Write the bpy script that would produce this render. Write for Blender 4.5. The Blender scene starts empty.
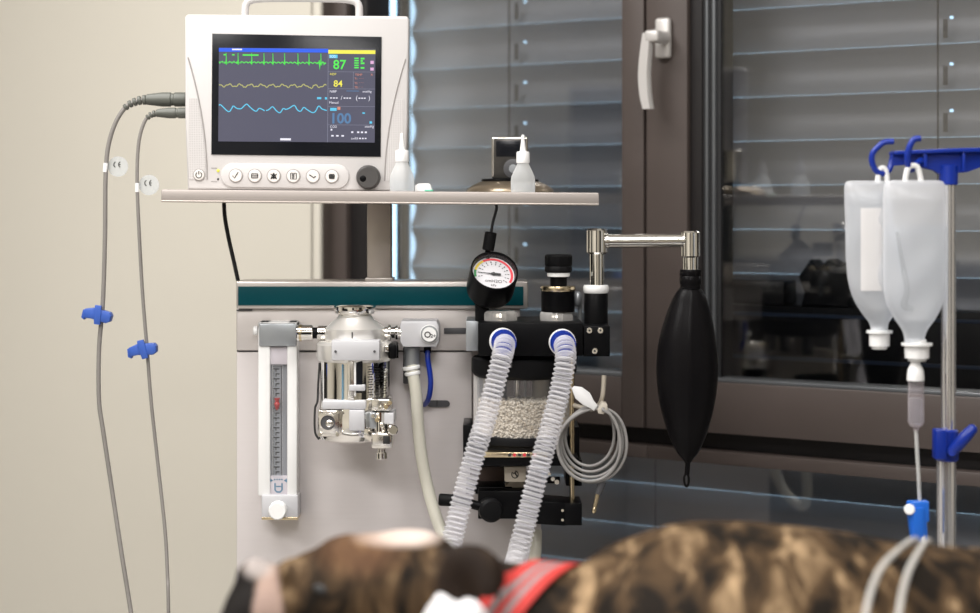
import bpy, bmesh, math, random
from mathutils import Vector, Matrix, noise
from mathutils.bvhtree import BVHTree
random.seed(7)
PI = math.pi
SC = bpy.context.scene
COL = SC.collection

# ------------------------------------------------------------------ camera, world, lights, exposure
CAMZ = 1.45
FPX = 1800.0
cam = bpy.data.cameras.new('camera')
cam_o = bpy.data.objects.new('camera', cam)
COL.objects.link(cam_o)
cam_o.location = (0, 0, CAMZ)
cam_o.rotation_euler = (PI / 2, 0, 0)
cam.sensor_width = 36.0
cam.lens = FPX / 980.0 * 36.0
cam.shift_y = -101.5 / 980.0
cam.clip_start = 0.05
cam.dof.use_dof = True
cam.dof.focus_distance = 2.36
cam.dof.aperture_fstop = 2.8
SC.camera = cam_o

SC.view_settings.view_transform = 'Standard'
SC.view_settings.look = 'None'
SC.view_settings.gamma = 1.0
SC.view_settings.use_curve_mapping = False
SC.view_settings.exposure = -0.14

world = bpy.data.worlds.new('overcast_sky')
SC.world = world
world.use_nodes = True
wn = world.node_tree.nodes
wn['Background'].inputs['Color'].default_value = (0.50, 0.76, 1.0, 1)
wn['Background'].inputs['Strength'].default_value = 2.6

# window wall frame: a point is u along the wall, o outwards, z up
KW = 8112.0
TH = math.atan2(1800.0, 2790.0)
WD = KW / 3320.3
EU = Vector((math.cos(TH), -math.sin(TH), 0))
NN = Vector((math.sin(TH), math.cos(TH), 0))
WROOT = NN * WD

def wall_world(u, o, z):
    return WROOT + EU * u + NN * o + Vector((0, 0, z))

def area_light(name, loc, size, size_y, power, color, rot):
    l = bpy.data.lights.new(name, 'AREA')
    l.shape = 'RECTANGLE'; l.size = size; l.size_y = size_y
    l.energy = power; l.color = color
    o = bpy.data.objects.new(name, l)
    COL.objects.link(o); o.location = loc; o.rotation_euler = rot
    return o

CEIL = 2.75
PANELS = [(-1.7, -1.25, 38), (-0.2, -1.25, 24), (-1.7, -2.9, 52), (0.3, -2.9, 50)]
for (u, o, pw) in PANELS:
    p = wall_world(u, o, CEIL - 0.055)
    area_light('ceiling_lamp', p, 1.15, 0.55, pw, (1.0, 0.975, 0.955), (0, 0, -TH))

# ------------------------------------------------------------------ helpers
def P(px, py, d):
    return Vector((d * (px - 490) / FPX, d, CAMZ - d * (py - 205) / FPX))

def S(n, d):
    return n * d / FPX

def W(px, py, o):
    """wall-frame (u, z) of the point seen there on the wall plane shifted outwards by o"""
    d = (KW + 3320.3 * o) / (px + 2300.0)
    X = d * (px - 490) / FPX
    return (math.cos(TH) * X - math.sin(TH) * d, CAMZ - d * (py - 205) / FPX)

def new_mat(name, col, rough=0.5, metal=0.0, var=0.06, scale=30.0, bump=0.0, bscale=200.0, stretch=None, **kw):
    m = bpy.data.materials.new(name)
    m.use_nodes = True
    nt = m.node_tree; N = nt.nodes; L = nt.links
    b = N['Principled BSDF']
    tc = N.new('ShaderNodeTexCoord')
    mp = N.new('ShaderNodeMapping'); L.new(tc.outputs['Object'], mp.inputs['Vector'])
    if stretch: mp.inputs['Scale'].default_value = stretch
    nz = N.new('ShaderNodeTexNoise'); nz.inputs['Scale'].default_value = scale
    nz.inputs['Detail'].default_value = 4
    L.new(mp.outputs['Vector'], nz.inputs['Vector'])
    mx = N.new('ShaderNodeMix'); mx.data_type = 'RGBA'
    mx.inputs[6].default_value = tuple(max(0, c * (1 - var)) for c in col) + (1,)
    mx.inputs[7].default_value = tuple(min(1, c * (1 + var)) for c in col) + (1,)
    L.new(nz.outputs['Fac'], mx.inputs[0])
    L.new(mx.outputs[2], b.inputs['Base Color'])
    b.inputs['Roughness'].default_value = rough
    b.inputs['Metallic'].default_value = metal
    for k, v in kw.items():
        b.inputs[k.replace('_', ' ')].default_value = v
    if bump:
        n2 = N.new('ShaderNodeTexNoise'); n2.inputs['Scale'].default_value = bscale
        L.new(mp.outputs['Vector'], n2.inputs['Vector'])
        bp = N.new('ShaderNodeBump'); bp.inputs['Strength'].default_value = bump
        bp.inputs['Distance'].default_value = 0.002
        L.new(n2.outputs['Fac'], bp.inputs['Height']); L.new(bp.outputs['Normal'], b.inputs['Normal'])
    return m

def clear_mat(name, col, alpha, rough=0.08, tint=(1, 1, 1), edge=0.5, transl=0.0):
    """thin clear or milky plastic: mostly see-through, denser at grazing angles"""
    m = new_mat(name, col, rough=rough, var=0.03)
    nt = m.node_tree; N = nt.nodes; L = nt.links
    b = N['Principled BSDF']; out = N['Material Output']
    surf = b.outputs[0]
    if transl:
        t = N.new('ShaderNodeBsdfTranslucent'); t.inputs['Color'].default_value = col + (1,)
        a = N.new('ShaderNodeMixShader'); a.inputs[0].default_value = transl
        L.new(b.outputs[0], a.inputs[1]); L.new(t.outputs[0], a.inputs[2]); surf = a.outputs[0]
    tr = N.new('ShaderNodeBsdfTransparent'); tr.inputs['Color'].default_value = tint + (1,)
    lw = N.new('ShaderNodeLayerWeight'); lw.inputs['Blend'].default_value = 0.5
    pw = N.new('ShaderNodeMath'); pw.operation = 'POWER'; pw.inputs[1].default_value = 2.5
    L.new(lw.outputs['Facing'], pw.inputs[0])
    ma = N.new('ShaderNodeMath'); ma.operation = 'MULTIPLY_ADD'; ma.use_clamp = True
    ma.inputs[1].default_value = edge; ma.inputs[2].default_value = alpha
    L.new(pw.outputs[0], ma.inputs[0])
    mx = N.new('ShaderNodeMixShader')
    L.new(ma.outputs[0], mx.inputs[0]); L.new(tr.outputs[0], mx.inputs[1]); L.new(surf, mx.inputs[2])
    L.new(mx.outputs[0], out.inputs['Surface'])
    return m

def glow_mat(name, col, strength):
    m = new_mat(name, tuple(c * 0.3 for c in col), rough=0.2)
    b = m.node_tree.nodes['Principled BSDF']
    b.inputs['Emission Color'].default_value = col + (1,)
    b.inputs['Emission Strength'].default_value = strength
    return m

def crom(pts, n=8):
    pts = [Vector(p) for p in pts]
    if len(pts) < 3: return pts
    out = []
    ext = [pts[0] * 2 - pts[1]] + pts + [pts[-1] * 2 - pts[-2]]
    for i in range(1, len(ext) - 2):
        p0, p1, p2, p3 = ext[i - 1:i + 3]
        for k in range(n):
            t = k / n
            out.append(0.5 * ((2 * p1) + (p2 - p0) * t + (2 * p0 - 5 * p1 + 4 * p2 - p3) * t * t + (3 * p1 - p0 - 3 * p2 + p3) * t ** 3))
    out.append(pts[-1])
    return out

def resample(pts, step):
    ls = [0.0]
    for a, b in zip(pts, pts[1:]): ls.append(ls[-1] + (b - a).length)
    n = max(2, int(ls[-1] / step)); out = []; j = 0
    for i in range(n + 1):
        t = ls[-1] * i / n
        while j < len(ls) - 2 and ls[j + 1] < t: j += 1
        f = (t - ls[j]) / max(1e-9, ls[j + 1] - ls[j])
        out.append(pts[j].lerp(pts[j + 1], min(1, f)))
    return out

class MB:
    def __init__(s):
        s.bm = bmesh.new(); s.mats = []
    def mi(s, m):
        if m not in s.mats: s.mats.append(m)
        return s.mats.index(m)
    def face(s, vs, m):
        try:
            f = s.bm.faces.new(vs); f.material_index = s.mi(m); return f
        except ValueError:
            return None
    def poly(s, pts, m):
        return s.face([s.bm.verts.new(p) for p in pts], m)
    def box(s, a, b, m, bevel=0.0, seg=2):
        x0, x1 = sorted((a[0], b[0])); y0, y1 = sorted((a[1], b[1])); z0, z1 = sorted((a[2], b[2]))
        v = [s.bm.verts.new(p) for p in ((x0,y0,z0),(x1,y0,z0),(x1,y1,z0),(x0,y1,z0),(x0,y0,z1),(x1,y0,z1),(x1,y1,z1),(x0,y1,z1))]
        fs = [s.face([v[i] for i in q], m) for q in ((3,2,1,0),(4,5,6,7),(0,1,5,4),(1,2,6,5),(2,3,7,6),(3,0,4,7))]
        if bevel:
            es = list({e for f in fs for e in f.edges})
            bmesh.ops.bevel(s.bm, geom=es, offset=min(bevel, 0.49 * min(x1-x0, y1-y0, z1-z0)), segments=seg, affect='EDGES', profile=0.5, material=-1)
        return s
    def pbox(s, px0, py0, px1, py1, d0, d1, m, bevel=0.0, seg=2):
        """box whose front face fills these pixels at depth d0 and reaches back to d1"""
        a = P(px0, py0, d0); b = P(px1, py1, d0)
        return s.box((a.x, d0, a.z), (b.x, d1, b.z), m, bevel, seg)
    def prism(s, pts, d0, d1, m, bevel=0.0, seg=2):
        """pts (x, z) outline, extruded in y from d0 to d1"""
        f0 = [s.bm.verts.new((x, d0, z)) for x, z in pts]
        f1 = [s.bm.verts.new((x, d1, z)) for x, z in pts]
        n = len(pts)
        fs = [s.face(f0, m), s.face(f1[::-1], m)]
        for i in range(n):
            fs.append(s.face([f0[(i + 1) % n], f0[i], f1[i], f1[(i + 1) % n]], m))
        fs = [f for f in fs if f]
        bmesh.ops.recalc_face_normals(s.bm, faces=fs)
        if bevel:
            es = list({e for f in fs[:2] for e in f.edges})
            bmesh.ops.bevel(s.bm, geom=es, offset=bevel, segments=seg, affect='EDGES', profile=0.5, material=-1)
        return s
    def frame(s, ax):
        ax = Vector(ax).normalized()
        t = Vector((0, 0, 1)) if abs(ax.z) < 0.9 else Vector((1, 0, 0))
        u = ax.cross(t).normalized(); return u, ax.cross(u).normalized(), ax
    def lathe(s, o, ax, prof, m, seg=32, fn=None):
        """prof: (radius, height along ax) or (radius, height, material)"""
        o = Vector(o); u, v, ax = s.frame(ax); rings = []
        for q in prof:
            r, h = q[0], q[1]
            if r < 1e-6: rings.append([s.bm.verts.new(o + ax * h)])
            else:
                ring = []
                for k in range(seg):
                    a = 2 * PI * k / seg
                    rr = r * (fn(a, h) if fn else 1)
                    ring.append(s.bm.verts.new(o + ax * h + (u * math.cos(a) + v * math.sin(a)) * rr))
                rings.append(ring)
        for q, A, B in zip(prof[1:], rings, rings[1:]):
            mm = q[2] if len(q) > 2 else m
            for k in range(seg):
                k2 = (k + 1) % seg
                if len(A) == 1 and len(B) == 1: break
                if len(A) == 1: s.face([A[0], B[k], B[k2]], mm)
                elif len(B) == 1: s.face([A[k2], A[k], B[0]], mm)
                else: s.face([A[k2], A[k], B[k], B[k2]], mm)
        return s
    def cyl(s, a, b, r, m, r2=None, seg=24, bev=0.0):
        a = Vector(a); b = Vector(b); L = (b - a).length; r2 = r if r2 is None else r2
        pr = [(0, 0), (r - bev, 0), (r, bev), (r2, L - bev), (r2 - bev, L), (0, L)] if bev else [(0, 0), (r, 0), (r2, L), (0, L)]
        return s.lathe(a, b - a, pr, m, seg)
    def tube(s, pts, r, m, seg=10, caps=True):
        """r: number or function of the run 0..1; pts a dense polyline"""
        pts = [Vector(p) for p in pts]; n = len(pts)
        T = [(pts[min(i + 1, n - 1)] - pts[max(i - 1, 0)]).normalized() for i in range(n)]
        u = s.frame(T[0])[0]; rings = []; ri = -1
        for i in range(n):
            u = (u - T[i] * u.dot(T[i])).normalized(); v = T[i].cross(u)
            rr = r(i / (n - 1)) if callable(r) else r
            rings.append([s.bm.verts.new(pts[i] + (u * math.cos(2 * PI * k / seg) + v * math.sin(2 * PI * k / seg)) * rr) for k in range(seg)])
        for A, B in zip(rings, rings[1:]):
            ri += 1
            mm = m(ri / n) if callable(m) else m
            for k in range(seg):
                k2 = (k + 1) % seg
                s.face([A[k], A[k2], B[k2], B[k]], mm)
        if caps:
            s.face(rings[0][::-1], m); s.face(rings[-1], m)
        return s
    def ball(s, c, r, m, seg=20, rings=12, rot=None):
        r = Vector((r, r, r)) if not hasattr(r, '__len__') else Vector(r)
        M = Matrix.Translation(Vector(c)) @ (rot.to_4x4() if rot else Matrix.Identity(4)) @ Matrix.Diagonal((r.x, r.y, r.z, 1))
        R = [[s.bm.verts.new(M @ Vector((0, 0, 1)))]]
        for i in range(1, rings):
            a = PI * i / rings
            R.append([s.bm.verts.new(M @ Vector((math.sin(a) * math.cos(2 * PI * k / seg), math.sin(a) * math.sin(2 * PI * k / seg), math.cos(a)))) for k in range(seg)])
        R.append([s.bm.verts.new(M @ Vector((0, 0, -1)))])
        for A, B in zip(R, R[1:]):
            for k in range(seg):
                k2 = (k + 1) % seg
                if len(A) == 1: s.face([A[0], B[k], B[k2]], m)
                elif len(B) == 1: s.face([A[k2], A[k], B[0]], m)
                else: s.face([A[k], B[k], B[k2], A[k2]], m)
        return s
    def text(s, txt, o, size, m, du=(1, 0, 0), dv=(0, 0, 1), align='LEFT', thick=0.0):
        c = bpy.data.curves.new('t', 'FONT'); c.body = txt; c.size = size; c.align_x = align
        c.resolution_u = 3; c.offset = thick
        ob = bpy.data.objects.new('t', c); COL.objects.link(ob)
        bpy.context.view_layer.update()
        me = bpy.data.meshes.new_from_object(ob.evaluated_get(bpy.context.evaluated_depsgraph_get()))
        du = Vector(du); dv = Vector(dv); o = Vector(o)
        vs = [s.bm.verts.new(o + du * v.co.x + dv * v.co.y) for v in me.vertices]
        for p in me.polygons:
            s.face([vs[i] for i in p.vertices], m)
        bpy.data.objects.remove(ob); bpy.data.curves.remove(c); bpy.data.meshes.remove(me)
        return s
    def ribbon(s, pts, w, m, nrm=(0, -1, 0)):
        """flat line of width w lying on a surface with this normal"""
        pts = [Vector(p) for p in pts]; nrm = Vector(nrm); L = []
        for i, p in enumerate(pts):
            t = (pts[min(i + 1, len(pts) - 1)] - pts[max(i - 1, 0)]).normalized()
            q = t.cross(nrm).normalized() * w / 2
            L.append((s.bm.verts.new(p - q), s.bm.verts.new(p + q)))
        for a, b in zip(L, L[1:]): s.face([a[0], a[1], b[1], b[0]], m)
        return s
    def build(s, name, parent=None, sharp=38, loc=None, recalc=False, **props):
        if recalc: bmesh.ops.recalc_face_normals(s.bm, faces=s.bm.faces[:])
        off = Vector((0, 0, 0))
        if parent is not None:
            off = Vector(parent['_org'])
        elif loc is not None:
            off = Vector(loc)
        if off.length: bmesh.ops.translate(s.bm, verts=s.bm.verts[:], vec=-off)
        me = bpy.data.meshes.new(name); s.bm.to_mesh(me); s.bm.free()
        for m in s.mats: me.materials.append(m)
        me.polygons.foreach_set('use_smooth', [True] * len(me.polygons))
        me.set_sharp_from_angle(angle=math.radians(sharp))
        o = bpy.data.objects.new(name, me); COL.objects.link(o)
        o['_org'] = off
        if parent is not None: o.parent = parent
        elif loc is not None: o.location = loc
        for k, v in props.items(): o[k] = v
        return o

def tag(o, label, cat, group=None):
    o['label'] = label; o['category'] = cat
    if group: o['group'] = group
    return o

def thing(name, label, cat, loc, group=None, rot=None):
    o = bpy.data.objects.new(name, None); COL.objects.link(o)
    o.empty_display_size = 0.05
    o.location = loc; o['_org'] = Vector(loc)
    if rot: o.rotation_euler = rot
    return tag(o, label, cat, group)

def structure(name, loc=(0, 0, 0), rot=None):
    o = bpy.data.objects.new(name, None); COL.objects.link(o)
    o.location = loc; o['_org'] = Vector((0, 0, 0)); o['kind'] = 'structure'
    if rot: o.rotation_euler = rot
    return o

# ------------------------------------------------------------------ materials
M_wall = new_mat('cream_wall_paint', (0.69, 0.655, 0.570), 0.85, var=0.02, scale=1.5, bump=0.05, bscale=300)
M_ceil = new_mat('ceiling_paint', (0.9, 0.89, 0.87), 0.9)
M_floor = new_mat('grey_vinyl_floor', (0.48, 0.46, 0.44), 0.4, var=0.1, scale=8)
M_frame = new_mat('brown_window_frame', (0.072, 0.056, 0.050), 0.45, var=0.04, bump=0.03, bscale=600)
M_frame_d = new_mat('dark_window_rebate', (0.014, 0.012, 0.012), 0.5, Specular_IOR_Level=0.3)
M_gasket = new_mat('black_rubber_gasket', (0.008, 0.008, 0.009), 0.6)
M_bead = new_mat('grey_glazing_bead', (0.17, 0.18, 0.19), 0.35, 0.6)
M_slat = new_mat('grey_blind_slat', (0.50, 0.525, 0.58), 0.40, 0.1, var=0.03, scale=4)
M_rail = new_mat('dark_guide_rail', (0.020, 0.026, 0.036), 0.5, 0.0, Specular_IOR_Level=0.2)
M_tape = new_mat('ladder_tape', (0.16, 0.16, 0.17), 0.8)
M_cord = new_mat('black_cord', (0.01, 0.01, 0.012), 0.7)
M_handle = new_mat('satin_aluminium', (0.58, 0.56, 0.54), 0.35, 0.3, var=0.03)
M_white = new_mat('white_monitor_plastic', (0.59, 0.57, 0.56), 0.42, var=0.015, bump=0.02, bscale=500)
M_white2 = new_mat('white_gloss_plastic', (0.85, 0.85, 0.84), 0.3, var=0.02)
M_grey = new_mat('button_grey_outline', (0.33, 0.31, 0.30), 0.5)
M_knob = new_mat('charcoal_knob', (0.06, 0.057, 0.055), 0.4)
M_black = new_mat('black_satin_metal', (0.004, 0.004, 0.0045), 0.34, var=0.2, Specular_IOR_Level=0.09)
M_blackm = new_mat('black_matt_plastic', (0.006, 0.006, 0.0065), 0.5, var=0.2, bump=0.05, Specular_IOR_Level=0.10)
M_glassblk = new_mat('black_screen_glass', (0.008, 0.009, 0.012), 0.2, Specular_IOR_Level=0.2)
M_rubber = new_mat('black_bag_rubber', (0.006, 0.0055, 0.006), 0.30, var=0.2, bump=0.12, bscale=400, Specular_IOR_Level=0.08)
M_plug = new_mat('grey_green_plug', (0.10, 0.105, 0.09), 0.5)
M_cable = new_mat('grey_cable_sheath', (0.23, 0.215, 0.20), 0.45)
M_cable2 = new_mat('dark_grey_cable_sheath', (0.26, 0.25, 0.24), 0.4)
M_clamp = new_mat('blue_clip_plastic', (0.035, 0.10, 0.42), 0.4, var=0.1)
M_blue = new_mat('royal_blue_plastic', (0.006, 0.030, 0.30), 0.3, var=0.08)
M_blue2 = new_mat('bright_blue_plastic', (0.015, 0.14, 0.62), 0.35, var=0.08)
M_tagdisc = clear_mat('pale_tag_film', (0.66, 0.69, 0.70), 0.45)
M_shelf = new_mat('brushed_shelf', (0.40, 0.36, 0.335), 0.42, 0.3, var=0.07, scale=40, stretch=(0.15, 1, 6))
M_post = new_mat('brushed_steel_post', (0.50, 0.45, 0.41), 0.38, 0.7, var=0.12, scale=50, stretch=(1, 1, 0.4))
M_panel = new_mat('brushed_machine_panel', (0.64, 0.60, 0.595), 0.40, 0.35, var=0.03, scale=60, stretch=(0.2, 1, 4))
M_panel2 = new_mat('brushed_machine_band', (0.66, 0.62, 0.60), 0.38, 0.4, var=0.03, scale=60, stretch=(0.2, 1, 4))
M_teal = new_mat('dark_teal_stripe', (0.0, 0.062, 0.078), 0.4, var=0.05, Specular_IOR_Level=0.15)
M_trim = new_mat('pale_aluminium_trim', (0.58, 0.54, 0.51), 0.3, 0.5)
M_slot = new_mat('dark_slot', (0.07, 0.07, 0.075), 0.5)
M_chrome = new_mat('polished_chrome', (0.96, 0.94, 0.90), 0.05, 1.0, var=0.02)
M_chromer = new_mat('satin_chrome', (0.88, 0.85, 0.80), 0.2, 1.0, var=0.05)
M_satin2 = new_mat('brushed_bright_steel', (0.88, 0.86, 0.82), 0.3, 0.6, var=0.05)
M_gold = new_mat('pale_gold_ring', (0.72, 0.60, 0.40), 0.25, 1.0)
M_plate = new_mat('light_grey_plate', (0.58, 0.58, 0.60), 0.4, 0.2)
M_silverg = new_mat('grey_silver_cap', (0.36, 0.38, 0.40), 0.35, 0.55)
M_lilac = new_mat('pale_lilac_insert', (0.60, 0.56, 0.60), 0.5)
M_tubeback = new_mat('bluegrey_scale_back', (0.30, 0.31, 0.33), 0.4)
M_red = new_mat('red_float', (0.45, 0.02, 0.02), 0.4)
M_ink = new_mat('black_ink', (0.02, 0.02, 0.02), 0.6)
M_inkblue = new_mat('blue_ink', (0.08, 0.20, 0.30), 0.6)
M_hosecream = clear_mat('cream_silicone_hose', (0.74, 0.72, 0.62), 0.82, 0.25)
M_corr = clear_mat('clear_corrugated_hose', (0.97, 0.96, 0.98), 0.42, 0.12, tint=(0.97, 0.97, 0.98), edge=0.6, transl=0.25)
M_corr2 = clear_mat('clear_hose_groove', (0.80, 0.80, 0.84), 0.10, 0.12, tint=(0.93, 0.93, 0.96), edge=0.6, transl=0.2)
M_clear = clear_mat('clear_acrylic', (0.8, 0.8, 0.82), 0.06, 0.05, tint=(0.93, 0.94, 0.95), edge=0.8)
M_clear2 = clear_mat('clear_valve_dome', (0.85, 0.83, 0.80), 0.35, 0.08, tint=(0.95, 0.93, 0.9), edge=0.6)
M_gran = new_mat('white_soda_lime_granules', (0.68, 0.61, 0.51), 0.85, var=0.2, scale=180)
M_beige = new_mat('beige_metal_block', (0.50, 0.45, 0.37), 0.45, 0.3)
M_bottle = clear_mat('milky_bottle_plastic', (0.93, 0.95, 0.95), 0.45, 0.3, edge=0.4, transl=0.5)
M_bag = clear_mat('milky_infusion_bag', (0.97, 0.98, 1.0), 0.50, 0.2, tint=(0.97, 0.98, 1.0), edge=0.5, transl=0.5)
M_liquid = clear_mat('infusion_liquid', (0.93, 0.95, 0.98), 0.16, 0.1, tint=(0.93, 0.95, 0.97), edge=0.25, transl=0.5)
M_baglabel = clear_mat('printed_bag_label', (.96, .93, .91), .6, .5)
M_creaseshade = clear_mat('bag_crease_shade', (.45, .48, .51), .12, .4, edge=.3)
M_label = new_mat('white_bag_label', (0.86, 0.84, 0.83), 0.6, var=0.03)
M_drip = clear_mat('clear_drip_chamber', (0.75, 0.70, 0.72), 0.16, 0.08, tint=(0.88, 0.84, 0.86), edge=0.7)
M_bronze = new_mat('bronze_dock', (0.26, 0.21, 0.15), 0.3, 0.7, var=0.08)
M_player = new_mat('dark_grey_player', (0.05, 0.047, 0.043), 0.25, 0.2)
M_gaugeface = new_mat('white_gauge_face', (0.58, 0.57, 0.59), 0.5)
M_green = new_mat('green_ink', (0.02, 0.25, 0.06), 0.5)
M_yellow = new_mat('yellow_ink', (0.75, 0.55, 0.04), 0.5)
M_redink = new_mat('red_ink', (0.70, 0.03, 0.05), 0.5)
M_steel = new_mat('stainless_table', (0.5, 0.5, 0.5), 0.3, 0.9)
M_collar = new_mat('red_collar_webbing', (0.50, 0.030, 0.024), 0.7, var=0.2, scale=200, bump=0.3, bscale=900)
M_collarg = new_mat('grey_collar_stripe', (0.22, 0.21, 0.21), 0.6, var=0.2, scale=200)
M_towel = new_mat('white_towel_cloth', (0.82, 0.81, 0.82), 0.9, var=0.06, scale=60, bump=0.6, bscale=250)
M_furn = new_mat('black_brown_cabinet', (0.008, 0.0075, 0.0075), 0.6, Specular_IOR_Level=0.2)
M_castor = new_mat('castor_rubber', (0.03, 0.03, 0.03), 0.7)
# screen
M_scr = glow_mat('screen_slate', (0.088, 0.088, 0.125), 1.0)
M_sgreen = glow_mat('screen_green', (0.10, 0.75, 0.10), 0.9)
M_syel = glow_mat('screen_yellow', (0.80, 0.74, 0.10), 0.9)
M_sdyel = glow_mat('screen_dull_yellow', (0.42, 0.42, 0.16), 0.9)
M_scyan = glow_mat('screen_cyan', (0.12, 0.52, 0.75), 0.9)
M_sblue = glow_mat('screen_blue_bar', (0.04, 0.12, 0.75), 0.9)
M_swhite = glow_mat('screen_white', (0.75, 0.75, 0.85), 0.9)
M_spink = glow_mat('screen_pink', (0.65, 0.38, 0.60), 0.9)
M_sorange = glow_mat('screen_orange', (0.60, 0.25, 0.18), 0.9)
M_sdim = glow_mat('screen_dim_blue', (0.10, 0.20, 0.36), 0.9)
M_sline = glow_mat('screen_divider', (0.20, 0.21, 0.28), 0.9)

def pane_mat():
    m = bpy.data.materials.new('window_glass'); m.use_nodes = True
    N = m.node_tree.nodes; L = m.node_tree.links
    N.remove(N['Principled BSDF'])
    tr = N.new('ShaderNodeBsdfTransparent'); tr.inputs['Color'].default_value = (0.90, 0.90, 0.90, 1)
    gl = N.new('ShaderNodeBsdfGlossy'); gl.inputs['Roughness'].default_value = 0.015
    fr = N.new('ShaderNodeFresnel'); fr.inputs['IOR'].default_value = 1.5
    nz = N.new('ShaderNodeTexNoise'); nz.inputs['Scale'].default_value = 2.0
    tc = N.new('ShaderNodeTexCoord'); L.new(tc.outputs['Object'], nz.inputs['Vector'])
    bp = N.new('ShaderNodeBump'); bp.inputs['Strength'].default_value = 0.02; bp.inputs['Distance'].default_value = 0.02
    L.new(nz.outputs['Fac'], bp.inputs['Height']); L.new(bp.outputs['Normal'], gl.inputs['Normal'])
    mu = N.new('ShaderNodeMath'); mu.operation = 'MULTIPLY'; mu.use_clamp = True; mu.inputs[1].default_value = 3.6
    L.new(fr.outputs[0], mu.inputs[0])
    mx = N.new('ShaderNodeMixShader')
    L.new(mu.outputs[0], mx.inputs[0]); L.new(tr.outputs[0], mx.inputs[1]); L.new(gl.outputs[0], mx.inputs[2])
    L.new(mx.outputs[0], N['Material Output'].inputs['Surface'])
    return m
M_glass = pane_mat()

def grille_mat():
    m = new_mat('dotted_monitor_plastic', (0.59, 0.57, 0.56), 0.45, var=0.01)
    N = m.node_tree.nodes; L = m.node_tree.links
    b = N['Principled BSDF']
    tc = N.new('ShaderNodeTexCoord'); mp = N.new('ShaderNodeMapping')
    mp.inputs['Scale'].default_value = (430, 430, 430)
    L.new(tc.outputs['Object'], mp.inputs['Vector'])
    sn = []
    sep = N.new('ShaderNodeSeparateXYZ'); L.new(mp.outputs[0], sep.inputs[0])
    for k in (0, 2):
        f = N.new('ShaderNodeMath'); f.operation = 'FRACT'; L.new(sep.outputs[k], f.inputs[0])
        a = N.new('ShaderNodeMath'); a.operation = 'SUBTRACT'; a.inputs[1].default_value = 0.5; L.new(f.outputs[0], a.inputs[0])
        q = N.new('ShaderNodeMath'); q.operation = 'MULTIPLY'; L.new(a.outputs[0], q.inputs[0]); L.new(a.outputs[0], q.inputs[1]); sn.append(q)
    ad = N.new('ShaderNodeMath'); ad.operation = 'ADD'; L.new(sn[0].outputs[0], ad.inputs[0]); L.new(sn[1].outputs[0], ad.inputs[1])
    lt = N.new('ShaderNodeMath'); lt.operation = 'GREATER_THAN'; lt.inputs[1].default_value = 0.09; L.new(ad.outputs[0], lt.inputs[0])
    mx = N.new('ShaderNodeMix'); mx.data_type = 'RGBA'
    mx.inputs[6].default_value = (0.42, 0.40, 0.39, 1); mx.inputs[7].default_value = (0.59, 0.57, 0.56, 1)
    L.new(lt.outputs[0], mx.inputs[0]); L.new(mx.outputs[2], b.inputs['Base Color'])
    return m
M_grille = grille_mat()

# ------------------------------------------------------------------ the room
RW = (0, 0, -TH)
def wbuild(mb, name, parent=None, **kw):
    """mesh given in wall-frame coordinates"""
    if parent is not None: return mb.build(name, parent, **kw)
    o = mb.build(name, **kw); o.location = WROOT; o.rotation_euler = RW
    return o

U0, U1, O1 = -4.2, 3.2, -4.9
z_glb = CAMZ - 173 * (KW / 2945) / FPX        # bottom of the sash glass
z_sb = CAMZ - 223 * (KW / 2945) / FPX         # bottom of the sash
z_tr = CAMZ - 241 * (KW / 2945) / FPX
z_lg = CAMZ - 254 * (KW / 2945) / FPX         # top of the lower glass
WIN_T = 2.35; WIN_B = 0.35
uL = W(322, 0, 0)[0]
uR = 1.3
mb = MB(); mb.box((U0, O1, -0.1), (U1, 0.3, 0), M_floor); wbuild(mb, 'floor', kind='structure')
mb = MB(); mb.box((U0, O1, CEIL), (U1, 0.3, CEIL + 0.1), M_ceil); wbuild(mb, 'ceiling', kind='structure')
mb = MB(); mb.box((U0 - 0.1, O1, 0), (U0, 0.3, CEIL), M_wall); wbuild(mb, 'wall_left', kind='structure')
mb = MB(); mb.box((U1, O1, 0), (U1 + 0.1, 0.3, CEIL), M_wall); wbuild(mb, 'wall_right', kind='structure')
mb = MB(); mb.box((U0, O1 - 0.1, 0), (U1, O1, CEIL), M_wall); wbuild(mb, 'wall_back', kind='structure')
mb = MB()
mb.box((U0, -0.03, 0), (uL, 0.10, CEIL), M_wall)
mb.box((uR, -0.03, 0), (U1, 0.10, CEIL), M_wall)
mb.box((uL, -0.03, WIN_T), (uR, 0.10, CEIL), M_wall)
mb.box((uL, -0.03, 0), (uR, 0.10, WIN_B), M_wall)
wbuild(mb, 'wall_window', kind='structure')
u0, u1 = W(314.5, 0, -0.034)[0], W(322, 0, -0.034)[0]
mb = MB(); mb.box((u0, -0.040, WIN_B), (u1, -0.03, WIN_T), M_wall, 0.003); wbuild(mb, 'trim_1', kind='structure')

def wu(px, o=0.0): return W(px, 0, o)[0]
# left window: fixed frame, sash, pane
w1 = structure('window_1', WROOT, RW)
mb = MB()
mb.box((uL, 0.0, WIN_B), (wu(346), 0.08, WIN_T), M_frame, 0.002)
mb.box((wu(346), 0.012, WIN_B), (wu(390.5, 0.08), 0.08, WIN_T), M_frame_d, 0.002)
mb.box((wu(346), 0.03, z_tr), (wu(645.6), 0.08, z_sb + 0.004), M_frame_d)
mb.box((wu(346), 0.005, z_lg), (wu(645.6), 0.08, z_tr), M_frame, 0.002)
mb.box((wu(346), 0.005, WIN_B), (wu(645.6), 0.08, WIN_B + 0.08), M_frame, 0.002)
mb.box((wu(346), 0.005, WIN_T - 0.08), (wu(645.6), 0.08, WIN_T), M_frame, 0.002)
mb.build('window_frame', w1)
mb = MB()
mb.box((wu(621.5), 0.0, z_sb), (wu(643.6), 0.07, WIN_T - 0.082), M_frame, 0.002)
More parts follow.
